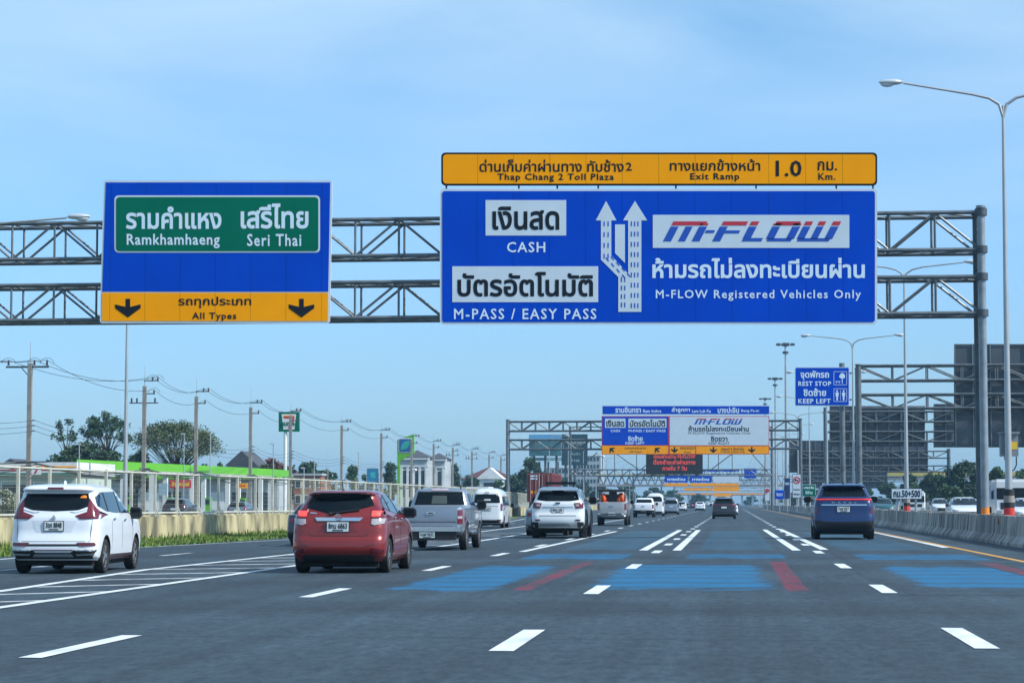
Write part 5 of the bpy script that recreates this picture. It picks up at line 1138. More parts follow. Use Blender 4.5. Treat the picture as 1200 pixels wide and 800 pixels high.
# oncoming vehicles
def oncoming(name, kind, label, cat, pnt, px, Y, wpx, top, group=None):
    T = RINGS[kind]; x = PX(px, Y); pm = F_PX / Y; s_ = wpx / pm / (2 * T['W']); h = P(px, top, Y).z
    c = Car(name, kind, label, cat, pnt, (x, Y + T['L']), math.pi, (s_, 1.0, h / T['H'])); T = c.T; W = T['W']; g = {'sedan': (1.04, 1.40, .70), 'suv': (1.20, 1.62, .72), 'mpv': (1.12, 1.60, .72), 'hatch': (1.0, 1.4, .68), 'van': (1.24, 1.85, .72), 'pickup': (1.22, 1.66, .70)}[kind]
    c.proj('windscreen', [(-g[2], g[0]), (g[2], g[0]), (g[2] - .12, g[1]), (-g[2] + .12, g[1])], GLASS, side='front', nx=10, off=.01)
    for sg in (-1, 1): c.proj('headlight', [(sg * .48, .66), (sg * .82, .68), (sg * .82, .82), (sg * .5, .78)] if sg > 0 else [(-.82, .68), (-.48, .66), (-.5, .78), (-.82, .82)], TAILC, side='front', nx=4, off=.01)
    c.proj('grille', [(-.42, .45), (.42, .45), (.46, .72), (-.46, .72)], PLAST, side='front', off=.008)
    c.side_windows([(1.0, g[0] + .06), (1.3, g[1] - .08), (2.5, g[1] - .05), (3.2, g[0])]); c.mirrors(3.1, g[0]); return c
oncoming('saloon_car', 'sedan', 'white oncoming car with a wide dark windscreen just above the barrier', 'car', WHITEP, 1135, 128, 38, 582)
oncoming('saloon_car', 'sedan', 'pale oncoming car left of the larger white one, above the barrier', 'car', WHITE2, 1104, 205, 21, 583.5)
oncoming('family_suv', 'suv', 'dark teal oncoming car beside the blue SUV mirror, above the barrier', 'car', TEALC, 1037, 215, 23, 583)
oncoming('saloon_car', 'sedan', 'white oncoming car at the right edge of the picture behind the barrier', 'car', WHITEP, 1212, 110, 44, 583)
def lorry(px, Y, wpx, top, label, glass_z=(.50, .78), L_=7.5):
    x = PX(px, Y); w = wpx / (F_PX / Y) / 2; h = P(px, top, Y).z; g = thing('lorry', (x, Y, 0), label, 'lorry')
    mb = MB(); mb.prism([(x - w, Y + .12), (x - w + .12, Y), (x + w - .12, Y), (x + w, Y + .12), (x + w, Y + 2), (x - w, Y + 2)], .5, h * .93)
    mb.prism([(x - w + .15, Y + .25), (x + w - .15, Y + .25), (x + w - .15, Y + 1.9), (x - w + .15, Y + 1.9)], h * .93, h); mb.build('cab', WHITEP, g)
    mb = MB(); mb.box(x - w * .92, x + w * .92, Y - .02, Y + .01, h * glass_z[0], h * glass_z[1]); mb.build('windscreen', GLASS, g)
    mb = MB(); mb.box(x - w * .7, x + w * .7, Y - .025, Y + .01, h * .24, h * .42); mb.build('grille', PLAST, g)
    mb = MB(); mb.box(x - w * 1.02, x + w * 1.02, Y - .15, Y + .3, .38, .75); mb.build('bumper', WHITE2, g)
    for d in (-1, 1):
        mb = MB(); mb.box(x + d * w * .75 - .18, x + d * w * .75 + .18, Y - .18, Y - .14, .50, .66); mb.build('headlight', TAILC, g)
        mb = MB(); mb.box(x + d * (w + .18) - .09, x + d * (w + .18) + .09, Y + .1, Y + .25, h * .5, h * .7); mb.tube((x + d * w, Y + .17, h * .72), (x + d * (w + .18), Y + .17, h * .71), .025); mb.build('mirror', PLAST, g)
        for yy in (Y + 1.0, Y + L_ - 1.5): mb = MB(); mb.tube((x + d * (w - .32), yy, .5), (x + d * (w - .02), yy, .5), .5, n=18); mb.build('wheel', TYRE, g)
    mb = MB(); mb.box(x - w, x + w, Y + 2.2, Y + L_, .95, h * .98); mb.box(x - w * .5, x + w * .5, Y + 1.9, Y + L_ - .2, .6, .95); mb.build('cargo_box', WHITE2, g); return g
lorry(1072, 285, 24, 575, 'white oncoming lorry cab behind the kilometre board')
lorry(1187, 178, 40, 561, 'big white oncoming lorry with a black windscreen between column and lamp post')
# container lorry on the left
Yc = 214.0; x0 = PX(617.5, Yc); x1 = PX(646.5, Yc); g = thing('container_lorry', ((x0 + x1) / 2, Yc, 0), 'lorry carrying a rust red shipping container behind the white off roader', 'lorry')
CONT = mat('container_red', (.17, .030, .028), .6, 0, .3, 1.5); zt_ = P(630, 554, Yc).z; mb = MB(); mb.box(x0, x1, Yc, Yc + 12.2, 1.35, zt_)
for k in range(40): mb.box(x1, x1 + .04, Yc + .2 + k * .3, Yc + .35 + k * .3, 1.45, zt_ - .12)
ct = mb.build('container', CONT, g); mb = MB()
for fx in (.14, .36, .62, .86): xx = x0 + (x1 - x0) * fx; mb.tube((xx, Yc - .05, 1.45), (xx, Yc - .05, zt_ - .1), .03, n=6)
mb.build('locking_rod', mat('rod_grey', (.3, .25, .25), .5, .4), ct); mb = MB(); mb.box((x0 + x1) / 2 - .02, (x0 + x1) / 2 + .02, Yc - .012, Yc, 1.4, zt_ - .05)
for a, b, z in ((.12, .42, zt_ - .35), (.12, .42, zt_ - .60)): mb.box(x0 + (x1 - x0) * a, x0 + (x1 - x0) * b, Yc - .015, Yc, z, z + .14)
mb.build('door_marking', STEXT, ct); mb = MB()
for a in (.16, .30, .68, .82): mb.box(x0 + (x1 - x0) * a, x0 + (x1 - x0) * a + .18, Yc - .015, Yc, 2.15, 2.4)
mb.build('warning_label', ORANGE, ct); mb = MB(); mb.box(x0 + .2, x1 - .2, Yc + .1, Yc + 14, .95, 1.33); mb.build('chassis', PLAST, g); mb = MB(); mb.box(x0 + .1, x1 - .1, Yc + 12.8, Yc + 15, .5, 3.0); mb.build('cab', WHITEP, g)
for yy in (1.2, 2.5, 3.8, 13.6):
    for xx in (x0 + .3, x1 - .3): mb = MB(); mb.tube((xx - .22, Yc + yy, .5), (xx + .22, Yc + yy, .5), .5, n=16); mb.build('wheel', TYRE, g)
# ------------------------------------------------------------------ utility poles and cables
HV = []
PO = [(33, 400, 3), (168, 428, 2), (229, 443, 1), (293, 455, 1), (340, 470, 1), (400, 486, 1), (446.5, 495, 1), (482, 504, 1), (508, 512, 1), (530.5, 514, 2), (553, 520, 2), (573, 530, 1), (587, 533, 1)]
XU = -54.0
pn = ['nearest, leftmost concrete power pole with three crossarm insulators', 'second concrete power pole from the left with two tiers of insulators', 'third concrete power pole from the left, before the green canopy', 'fourth concrete power pole from the left, at the right end of the green canopy', 'fifth concrete power pole, standing in front of the red, green and white pylon sign',
      'sixth concrete power pole from the left', 'seventh concrete power pole from the left, before the green pylon sign', 'eighth concrete power pole, crossing the leaf logo', 'ninth concrete power pole, before the pale grey house', 'tenth concrete power pole, with crossarms beside a steel frame', 'eleventh concrete power pole from the left', 'twelfth concrete power pole from the left', 'last concrete power pole before the second gantry column']
for i, (px, top, kind) in enumerate(PO):
    Y = XU * F_PX / (px - VPX) * 1.0; x = PX(px, Y); Y = Y * XU / x; x = PX(px, Y); zt = 12.0; sp = P(px, top, Y).z
    g = thing('power_pole', (x, Y, 0), pn[i], 'power pole'); mb = MB(); mb.box(x - .17, x + .17, Y - .14, Y + .14, 0, zt); mb.build('pole', POLE, g)
    mb = MB(); mb.tube((x, Y, zt - .4), (x, Y, max(sp, zt + 1.6)), .035, .02, n=5); mb.build('spike', LAMPM, g)
    att = []; mb = MB(); ins = MB()
    if kind == 3:
        mb.box(x - 1.9, x + 1.5, Y - .08, Y - .0, zt - .35, zt - .2); mb.tube((x - .7, Y - .05, zt - .3), (x, Y - .05, zt - 1.1), .04, n=4)
        for o in (-1.7, .35, 1.35): att.append((x + o, Y, zt + .25)); 
    else:
        for j, z in enumerate((zt + .5, zt - .7)):
            mb.box(x - .05, x + 1.3 - j * .35, Y - .1, Y, z - .05, z + .05)
            for o in ((.75, 1.25) if j == 0 else (.9,)): att.append((x + o, Y, z + .35))
        if kind == 2: mb.box(x - 1.4, x + 1.3, Y - .1, Y, zt - 1.6, zt - 1.5); [ins.tube((x + o, Y - .05, zt - 1.5), (x + o, Y - .05, zt - 1.1), .09, n=6) for o in (-1.2, -.7, 1.0)]
    for a in att: ins.tube((a[0], Y - .05, a[2] - .40), (a[0], Y - .05, a[2]), .10, .06, n=7)
    if kind != 1:
        for a in att:
            pts = [Vector((a[0] + .55 * math.cos(t), Y - .06, a[2] - .25 + .42 * math.sin(t))) for t in [math.pi * q / 6 for q in range(7)]]; ins.path(pts, .02, n=4)
    mb.build('crossarm', STEELD, g); ins.build('insulator', INSUL, g)
    mb = MB()
    for z in (7.6, 7.2, 6.8): mb.tube((x + .17, Y, z), (x + .42, Y, z), .05, n=5)
    mb.box(x - 1.0 if i % 2 == 0 else x - .4, x + 1.4 if i % 2 == 0 else x + .6, Y - .12, Y - .02, 4.35, 4.45); mb.build('bracket', STEELD, g)
    HV.append((x, Y, att))
HV.insert(0, (HV[0][0] - .3, HV[0][1] - 34, [(a[0] - .3, a[1] - 34, a[2]) for a in HV[0][2]]))
def cable(runs, r, label, name='power_cable', group='overhead cables along the power poles', n=3):
    mb = MB()
    for a, b, sag in runs:
        a = Vector(a); b = Vector(b); m_ = 10; pts = [a.lerp(b, k / m_) - Vector((0, 0, sag * 4 * (k / m_) * (1 - k / m_))) for k in range(m_ + 1)]; mb.path(pts, r, n=n)
    return tag(mb.build(name, CABLE, origin=runs[0][0]), label, 'cable', group)
for w in range(3): cable([(A[2][w], B[2][w], .9) for A, B in zip(HV, HV[1:])], .022, ('uppermost', 'middle', 'lower')[w] + ' high voltage cable strung between the power pole tops')
for k, z in enumerate((7.6, 7.2, 6.8)): cable([((A[0] + .42, A[1], z), (B[0] + .42, B[1], z), .7) for A, B in zip(HV, HV[1:])], .018, ('top', 'middle', 'bottom')[k] + ' of three thin cables halfway up the power poles')
random.seed(21)
for k in range(5):
    cable([((A[0] + .2 + .25 * k, A[1], 4.4 - .06 * k), (B[0] + .2 + .25 * k, B[1], 4.4 - .06 * k), random.uniform(.25, .9)) for A, B in zip(HV, HV[1:])], .045, 'black sagging telephone cable in the thick low bundle on the power poles', 'telephone_cable', 'low bundle of telephone cables')

# ------------------------------------------------------------------ trees and plants
LEAFS = {}
def leafm(k):
    cs = {'dark': ((.018, .050, .020), (.035, .085, .030)), 'mid': ((.035, .085, .025), (.060, .125, .035)), 'olive': ((.060, .085, .028), (.105, .135, .045)), 'red': ((.16, .035, .03), (.07, .09, .03)), 'pale': ((.20, .24, .17), (.34, .37, .30))}[k]
    if k not in LEAFS: LEAFS[k] = [mat('leaves_%s_%d' % (k, i), c_, .7, 0, .35, .6) for i, c_ in enumerate(cs)]
    return LEAFS[k]
BARK = mat('bark', (.07, .055, .04), .9, 0, .3, 3)
def tree(name, x, Y, h, w, kind, label, leaf=.38, dens=1.0, trunk=.5, shape='round', group=None, seed=0, nclump=None, thick=.02, depth=None):
    rnd = random.Random(seed * 77 + int(abs(x) * 10)); g = thing(name, (x, Y, 0), label, 'tree', group); d = depth or w * .8
    cl = []; n = nclump or 24; z0 = h * trunk
    for i in range(n):
        a = rnd.random() * 6.283; rr = math.sqrt(rnd.random()); t = rnd.random()
        if shape == 'umbrella': z = h - (h - z0) * (.18 + .5 * rr * rr * rnd.uniform(.5, 1.2)); s = (w * .115 * rnd.uniform(.6, 1.5), w * .11, (h - z0) * .12 * rnd.uniform(.6, 1.3)); cx, cy = rr * w * .42 * math.cos(a), rr * d * .42 * math.sin(a)
        else:
            prof = math.sin(math.pi * min(1, .22 + t * .74)) ** .7; z = z0 + (h - z0) * (.08 + .84 * t); s = (w * .14 * rnd.uniform(.6, 1.5), w * .13, (h - z0) * .12 * rnd.uniform(.7, 1.4)); cx, cy = rr * w * .40 * prof * math.cos(a), rr * d * .40 * prof * math.sin(a)
        cl.append((x + cx, Y + cy, z, s))
    tb = MB(); base = Vector((x, Y, 0)); top = Vector((x + rnd.uniform(-.05, .05) * w, Y, z0 * 1.05)); r0 = max(.10, h * thick)
    tb.tube(base, top, r0, r0 * .62, n=8)
    for c_ in cl:
        e = Vector(c_[:3]); m_ = top.lerp(e, .5) + Vector((0, 0, -(h - z0) * .06 + rnd.uniform(-.2, .2))); tb.path([top - Vector((0, 0, rnd.uniform(0, .25) * z0)), m_, e], [r0 * .26, r0 * .15, r0 * .07], n=5)
    tb.build('trunk', BARK, g, smooth=True)
    V = []; F = []; M = []
    for cx, cy, cz, s in cl:
        nn = int(dens * 26 * (s[0] * s[0] + s[0] * s[2]) / (leaf * leaf)) + 12; mi = 0 if rnd.random() < .55 else 1
        for k in range(nn):
            a = rnd.random() * 6.283; u = rnd.uniform(-1, 1); q = math.sqrt(1 - u * u); rr = rnd.random() ** .45 * rnd.uniform(.8, 1.12)
            p = Vector((cx + s[0] * rr * q * math.cos(a), cy + s[1] * rr * q * math.sin(a), cz + s[2] * rr * u)); nrm = Vector((rnd.gauss(0, 1), rnd.gauss(0, 1), rnd.gauss(.5, 1))).normalized(); t1 = nrm.orthogonal().normalized(); t2 = nrm.cross(t1); l_ = leaf * rnd.uniform(.5, 1.15); b = len(V)
            V += [tuple(p - t1 * l_ * .5), tuple(p + t2 * l_ * .32), tuple(p + t1 * l_ * .5), tuple(p - t2 * l_ * .32)]; F.append((b, b + 1, b + 2, b + 3)); M.append(mi if rnd.random() < .8 else 1 - mi)
    me = bpy.data.meshes.new('crown'); o0 = Vector(g['_w']); me.from_pydata([(a - o0.x, b - o0.y, c_ - o0.z) for a, b, c_ in V], [], F)
    for m in leafm(kind): me.materials.append(m)
    me.polygons.foreach_set('material_index', M); o = bpy.data.objects.new('crown', me); COL.objects.link(o); o.parent = g; return g
def tpx(name, px, top, wpx, Y, kind, label, **k):
    x = PX(px, Y); return tree(name, x, Y, P(px, top, Y).z, wpx / F_PX * Y, kind, label, seed=int(px), **k)
# left side
tpx('rain_tree', 77, 485, 40, 250, 'dark', 'small airy tree with a flat sparse crown, leftmost behind the green canopy', shape='umbrella', leaf=.32, dens=.35, nclump=14, trunk=.62)
tpx('rain_tree', 122, 475, 68, 262, 'dark', 'tall flat topped dark green tree between the two left poles', shape='umbrella', leaf=.32, dens=.34, nclump=32, trunk=.55)
tpx('broad_tree', 100, 512, 104, 245, 'dark', 'low wide dark tree under the tall flat topped one', leaf=.42, dens=.9, nclump=20, trunk=.35, shape='umbrella')
tpx('thin_leaved_tree', 205, 486, 118, 270, 'olive', 'wide thin leaved olive tree with visible limbs above the green canopy', shape='umbrella', leaf=.26, dens=.16, nclump=60, trunk=.42, thick=.028)
tpx('broad_tree', 160, 525, 50, 275, 'dark', 'dark bushy tree left of the thin leaved olive tree', leaf=.4, dens=.9, trunk=.3)
tpx('red_leaved_tree', 318, 536, 42, 330, 'red', 'tree with reddish leaves behind the right end of the green canopy', leaf=.4, dens=1.0, trunk=.25)
tpx('broad_tree', 258, 540, 30, 330, 'mid', 'small green tree left of the grey gabled roof', leaf=.4, dens=1.0, trunk=.2)
tpx('broad_tree', 368, 538, 52, 350, 'dark', 'dark tree above the low brick building', leaf=.45, dens=1.1, trunk=.2, nclump=22)
tpx('broad_tree', 412, 546, 30, 380, 'mid', 'round green tree left of the small blue station board', leaf=.45, dens=1.0, trunk=.2)
tpx('broad_tree', 458, 541, 26, 370, 'mid', 'bushy green tree left of the green pylon sign', leaf=.45, dens=1.0, trunk=.2)
tpx('broad_tree', 529, 540, 26, 460, 'dark', 'dark slender tree right of the pale grey house', leaf=.5, dens=1.0, trunk=.2)
tpx('broad_tree', 552, 556, 30, 480, 'dark', 'low dark tree in front of the maroon roofs', leaf=.5, dens=1.0, trunk=.15)
tpx('broad_tree', 585, 562, 26, 470, 'mid', 'low green tree right of the white gable', leaf=.5, dens=1.0, trunk=.15)
tpx('broad_tree', 622, 537, 46, 420, 'dark', 'big dark tree rising behind the second gantry column', leaf=.5, dens=1.3, trunk=.15, nclump=30)
tpx('broad_tree', 603, 556, 30, 400, 'dark', 'dark tree just left of the container lorry', leaf=.5, dens=1.2, trunk=.15)
for i, (px, top, w, Y, k) in enumerate(((664, 560, 26, 520, 'mid'), (682, 564, 30, 600, 'dark'), (705, 568, 32, 640, 'mid'), (735, 566, 34, 700, 'dark'), (765, 571, 30, 760, 'dark'), (790, 574, 30, 850, 'mid'), (650, 558, 22, 470, 'dark'), (575, 560, 26, 520, 'dark'), (385, 552, 36, 420, 'mid'), (430, 556, 34, 440, 'dark'), (340, 548, 30, 400, 'dark'), (238, 545, 40, 350, 'dark'), (500, 566, 40, 480, 'dark'), (820, 578, 26, 1000, 'dark'))):
    tpx('roadside_tree', px, top, w, Y, k, 'distant green tree in the uneven line behind the left fence', leaf=.6, dens=1.0, trunk=.12, group='distant trees behind the left fence')
for i, (px, top, w, Y) in enumerate(((8, 572, 44, 74), )):
    b = tpx('flowering_bush', px, top, w, 76, 'pale', 'pale flowering bush behind the fence at the left edge', leaf=.10, dens=.5, trunk=.1, nclump=14, thick=.01)
    b['category'] = 'bush'
# right side
for i, (px, top, w, Y, k, lab) in enumerate(((1130, 539, 60, 330, 'dark', 'large round dark tree beyond the oncoming lanes, left of the thick column'), (1098, 552, 44, 345, 'dark', 'dark tree left of the large round one beyond the oncoming lanes'), (1168, 544, 40, 300, 'mid', 'green tree seen between the thick column and the lamp post'),
                                            (1206, 548, 50, 310, 'mid', 'green tree at the right edge behind the lorry'), (1066, 556, 34, 420, 'dark', 'hazy dark tree behind the kilometre board'), (1040, 562, 34, 450, 'dark', 'hazy tree to the right of the blue car roof'), (1075, 566, 30, 380, 'mid', 'low green shrub like tree behind the white lorry cab'),
                                            (1150, 560, 40, 310, 'dark', 'low dark tree in front of the large round one'), (1110, 566, 44, 300, 'mid', 'low bushy tree above the pale oncoming car'), (1185, 562, 40, 290, 'dark', 'low dark tree behind the big oncoming lorry'))):
    tpx('broad_tree', px, top, w, Y, k, lab, leaf=.42, dens=1.25, trunk=.15, nclump=26)

# ------------------------------------------------------------------ buildings on the left
PALE = mat('pale_render', (.36, .40, .42), .8, 0, .15, .5); PALEG = mat('pale_green_render', (.42, .50, .44), .8, 0, .12, .5); SLATE = mat('slate_roof', (.06, .065, .075), .8, 0, .2, 1); MAROON = mat('maroon_tiles', (.10, .035, .032), .8, 0, .2, 1)
LIME = mat('lime_green_panel', (.12, .43, .015), .45, 0, .08, .5); BRICK = mat('brick_wall', (.28, .11, .06), .9, 0, .3, 2); DGL = mat('shop_glass', (.03, .05, .06), .12, 0, .3, .4); WHT = mat('white_panel', (.68, .70, .70), .6, 0, .08, .5)
def frame_px(px0, px1, py0, py1, Y): a = P(px0, py0, Y); b = P(px1, py1, Y); return a.x, b.x, b.z, a.z
# convenience store
Ys = 205.0; xa, xb, zl, zh = frame_px(-60, 89, 543, 557, Ys); g = thing('convenience_store', ((xa + xb) / 2, Ys, 0), 'low convenience store with a white, orange, red and green striped fascia at the left edge', 'shop')
mb = MB(); mb.box(xa, xb, Ys, Ys + 12, 0, zl + .05); mb.build('wall', PALEG, g)
mb = MB(); mb.box(xa - .3, xb + .3, Ys - .8, Ys + 12.2, zl + .05, zh + .1); mb.build('fascia', WHT, g)
for f0, f1, m, nm in ((.66, .78, ORANGE, 'orange_stripe'), (.40, .52, SRED, 'red_stripe'), (.10, .22, GREEN, 'green_stripe')):
    mb = MB(); mb.box(xa - .3, xb + .3, Ys - .83, Ys - .8, zl + (zh - zl) * f0, zl + (zh - zl) * f1); mb.build(nm, m, g)
mb = MB(); rect_px(mb, 37, 546, 48, 556, Ys - .9, .04); lg = mb.build('logo_panel', WHT, g); mb = MB(); text_px(mb, "7", (39.5, 547, 46, 555), Ys - .93, .05); mb.build('logo_number', SRED, lg)
mb = MB()
for i in range(7): x = xa + 2 + i * 1.55; mb.box(x, x + 1.35, Ys - .05, Ys + .01, .3, 2.9)
mb.build('shop_window', DGL, g); mb = MB(); [mb.box(x - .06, x + .06, Ys - .08, Ys, .1, 3.2) for x in [xa + 1.9 + i * 1.55 for i in range(9)]]; mb.build('window_frame', WHT, g)
# petrol station canopy running along the frontage
p0, p1 = P(90, 541.5, 222), P(319, 546.5, 287); q0, q1 = P(90, 552, 222).z, P(319, 554.5, 287).z
g = thing('station_canopy', (p0.x - 3, 250, 0), 'long bright lime green petrol station canopy behind the fence', 'canopy')
dx, dy = p1.x - p0.x, p1.y - p0.y; ln = math.hypot(dx, dy); nx_, ny_ = 0.0, 1.0; W_ = 11.0
mb = MB(); hz = (q0 + q1) / 2; tz = (p0.z + p1.z) / 2
mb.prism([(p0.x, p0.y), (p1.x, p1.y), (p1.x + nx_ * W_, p1.y + ny_ * W_), (p0.x + nx_ * W_, p0.y + ny_ * W_)], hz, tz); mb.build('roof', LIME, g)
mb = MB(); mb.prism([(p0.x + nx_ * .3, p0.y + .3), (p1.x + nx_ * .3, p1.y - .3), (p1.x + nx_ * (W_ - .3), p1.y - .3), (p0.x + nx_ * (W_ - .3), p0.y + .3)], hz - .12, hz - .003); mb.build('soffit', WHT, g)
for k in range(5):
    for w_ in (2.5, 8.5): t = (k + .5) / 5; x, y = p0.x + dx * t + nx_ * w_, p0.y + dy * t + ny_ * w_; mb = MB(); mb.box(x - .25, x + .25, y - .25, y + .25, 0, hz - .12); mb.build('pillar', WHT, g)
for k in range(4):
    t = (k + .9) / 5; x, y = p0.x + dx * t + nx_ * 3.4, p0.y + dy * t + ny_ * 3.4
    s_ = thing('fuel_pump', (x, y, 0), ('first', 'second', 'third', 'fourth')[k] + ' fuel pump from the left under the lime green canopy', 'fuel pump', 'fuel pumps under the canopy'); mb = MB(); mb.box(x - .4, x + .4, y - .3, y + .3, .15, 1.9); mb.build('housing', LIME, s_); mb = MB(); mb.box(x - .3, x + .3, y - .33, y - .3, 1.1, 1.7); mb.build('display', DGL, s_); mb = MB(); mb.box(x - .9, x + .9, y - .6, y + .6, 0, .15); mb.build('island', WHT, s_)
# station building behind
xa, xb, zl, zh = frame_px(88, 325, 556.5, 561, 300); g = thing('station_shop', ((xa + xb) / 2, 300, 0), 'low station shop with a second green stripe and pale glass front below the canopy', 'shop')
mb = MB(); mb.box(xa, xb, 300, 310, 0, zl); mb.build('wall', PALE, g); mb = MB(); mb.box(xa - .2, xb + .2, 299, 310.2, zl, zh); mb.build('fascia', LIME, g)
for k in range(9): x = xa + .8 + k * (xb - xa - 1) / 9; mb = MB(); mb.box(x, x + 1.9, 299.95, 300.02, .3, 2.7); mb.build('shop_window', DGL if k % 3 else WHT, g)
def banner(box, Y, m, label, txt=None, tm=None):
    s_ = thing('banner', P((box[0] + box[2]) / 2, box[3], Y), label, 'banner'); mb = MB(); rect_px(mb, *box, Y, .12); mb.build('panel', m, s_)
    if txt: letters(s_, [(txt, (box[0] + 2, box[1] + 2.2, box[2] - 2, box[3] - 2.2), .05)], Y - .02, tm)
    mb = MB()
    for f in (.08, .92): a = P(box[0] + (box[2] - box[0]) * f, box[3], Y); mb.tube((a.x, Y + .2, 0), (a.x, Y + .2, P(box[0], box[1], Y).z), .06, n=6)
    mb.build('post', LAMPM, s_)
banner((199, 562, 224, 571.5), 245, SRED, 'red banner with yellow Thai lettering under the green canopy', "ร้านกาแฟ", mat('banner_yellow', (.8, .5, .03), .5))
banner((276, 566, 290, 572), 262, ORANGE, 'small orange banner right of the red one', "อาหาร", SRED)
banner((186, 566, 196, 580), 248, mat('pale_blue_board', (.30, .45, .55), .5), 'pale blue board left of the red banner')
# pylon sign in front of the brick building
Yp = 300.0; s = thing('pylon_sign', P(339, 505, Yp), 'square green pylon sign with white centre and a red and orange number seven', 'pylon sign')
mb = MB(); rect_px(mb, 326.5, 482.5, 350.5, 505.5, Yp, .5); mb.build('panel', GREEN, s); mb = MB(); poly_px(mb, [(330, 485), (347, 485), (345, 503), (332, 503)], Yp - .03, .03); mb.build('white_shield', WHT, s)
mb = MB(); poly_px(mb, [(332.5, 486.5), (345, 486.5), (345, 490), (341, 502), (337.5, 502), (341, 490), (332.5, 490)], Yp - .05, .02); mb.build('red_number', SRED, s); mb = MB(); poly_px(mb, [(332.5, 486.5), (345, 486.5), (345, 487.8), (332.5, 487.8)], Yp - .07, .02); mb.build('orange_number_top', ORANGE, s)
letters(s, [("ELEVEN", (330.5, 494.5, 347, 498.5), .06)], Yp - .09, GREEN); mb = MB(); x = P(334, 500, Yp).x; mb.tube((x, Yp + .3, 0), (x, Yp + .3, P(334, 486, Yp).z), .22, n=10); mb.build('post', WHT, s)
# green leaf pylon
Yp = 385.0; s = thing('pylon_sign', P(476, 508, Yp), 'tall lime green pylon sign with a blue square and turquoise leaf', 'pylon sign')
mb = MB(); poly_px(mb, [(465.5, 515), (485, 508.3), (485, 531), (471.5, 538), (468.5, 541), (468.5, 590), (465.5, 590)], Yp, .8); mb.build('panel', LIME, s)
mb = MB(); poly_px(mb, rrect(466.8, 513, 482.6, 530.2, 1.5), Yp - .06, .06); mb.build('frame', WHT, s); mb = MB(); poly_px(mb, rrect(467.8, 514, 481.8, 529.2, 1), Yp - .1, .04); mb.build('blue_square', mat('pylon_blue', (.02, .10, .26), .4), s)
def leaf_poly(x0, y0, x1, y1):
    out = []
    for k in range(9): t = k / 8; out.append((x0 + (x1 - x0) * t, y0 + (y1 - y0) * t))
    up = [(x + (y1 - y0) * .30 * math.sin(math.pi * k / 8) * 1.0, y - (x1 - x0) * -.0 + (y1 - y0) * -.0 - abs(x1 - x0) * .34 * -math.sin(math.pi * k / 8)) for k, (x, y) in enumerate(out)]
    dn = [(x - (y1 - y0) * .30 * math.sin(math.pi * k / 8), y - abs(x1 - x0) * .34 * math.sin(math.pi * k / 8)) for k, (x, y) in enumerate(out)]
    return up + dn[::-1][1:-1]
mb = MB(); poly_px(mb, [(474.8 + (7.6 * u * .707) - (w * .707), 521.6 - (7.6 * u * .707) - (w * .707)) for u, w in [(-1 + k / 5, 4.0 * math.cos((-1 + k / 5) * 1.5708)) for k in range(11)] + [(1 - k / 5, -4.0 * math.cos((1 - k / 5) * 1.5708)) for k in range(1, 10)]], Yp - .14, .04); mb.build('leaf', mat('leaf_turquoise', (.01, .36, .38), .4), s)
mb = MB(); poly_px(mb, [(469, 528.6), (475, 520.5), (480.6, 515.2), (475.6, 521.5)], Yp - .17, .02); mb.build('leaf_vein', LIME, s)
s = small_sign('station_board', (429.5, 548, 444, 566), 370, mat('board_blue', (.02, .20, .36), .45), 'small blue station board on posts left of the green pylon sign', [("95", (434, 553, 440, 560), .05)], mat('leaf_turquoise2', (.05, .5, .5), .4), WHT)
# brick building and small houses
def house(px0, px1, eave, ridge, Y, wall, roof, label, kind='hip', depth=9, wins=3, name='house'):
    xa, xb = PX(px0, Y), PX(px1, Y); ze, zr = P(px0, eave, Y).z, P(px0, ridge, Y).z; g = thing(name, ((xa + xb) / 2, Y, 0), label, 'house'); mb = MB(); mb.box(xa, xb, Y, Y + depth, 0, ze); mb.build('wall', wall, g)
    o = .4; mb = MB(); xm, ym = (xa + xb) / 2, Y + depth / 2
    if kind == 'flat': mb.box(xa - .2, xb + .2, Y - .3, Y + depth + .2, ze, zr)
    elif kind == 'gable': mb.add([(xa - o, Y - o, ze), (xb + o, Y - o, ze), (xb + o, Y + depth + o, ze), (xa - o, Y + depth + o, ze), (xm, Y - o, zr), (xm, Y + depth + o, zr)], [(0, 1, 4), (1, 2, 5, 4), (2, 3, 5), (3, 0, 4, 5), (0, 3, 2, 1)])
    else:
        r_ = max(0.0, (xb - xa) / 2 - depth / 2) ; mb.add([(xa - o, Y - o, ze), (xb + o, Y - o, ze), (xb + o, Y + depth + o, ze), (xa - o, Y + depth + o, ze), (xm - r_, ym, zr), (xm + r_ + .01, ym, zr)], [(0, 1, 5, 4), (1, 2, 5), (2, 3, 4, 5), (3, 0, 4), (0, 3, 2, 1)])
    mb.build('roof', roof, g)
    for k in range(wins):
        x = xa + (xb - xa) * (k + .5) / wins; w = (xb - xa) / wins * .26
        for zz in ([ze * .25, ze * .68] if ze > 5 else [ze * .42]):
            f = MB(); f.box(x - w - .12, x + w + .12, Y - .06, Y + .01, zz - .15, zz + ze * .2 + .1 if ze > 5 else zz + ze * .38); q = f.build('window', WHT, g); f = MB(); f.box(x - w, x + w, Y - .09, Y - .05, zz - .03, (zz + ze * .2) if ze > 5 else (zz + ze * .34)); f.build('pane', DGL, q)
    return g
house(344, 376, 557, 554.5, 345, BRICK, PALE, 'low brick building with a flat roof below the dark tree', 'flat')
house(266, 300, 546, 528, 360, PALE, SLATE, 'house with a grey pointed gable roof behind the green canopy', 'gable', wins=2)
house(540, 600, 562, 546, 520, PALE, MAROON, 'long house with maroon tiled roof right of the pale grey house', 'hip', depth=14, wins=5)
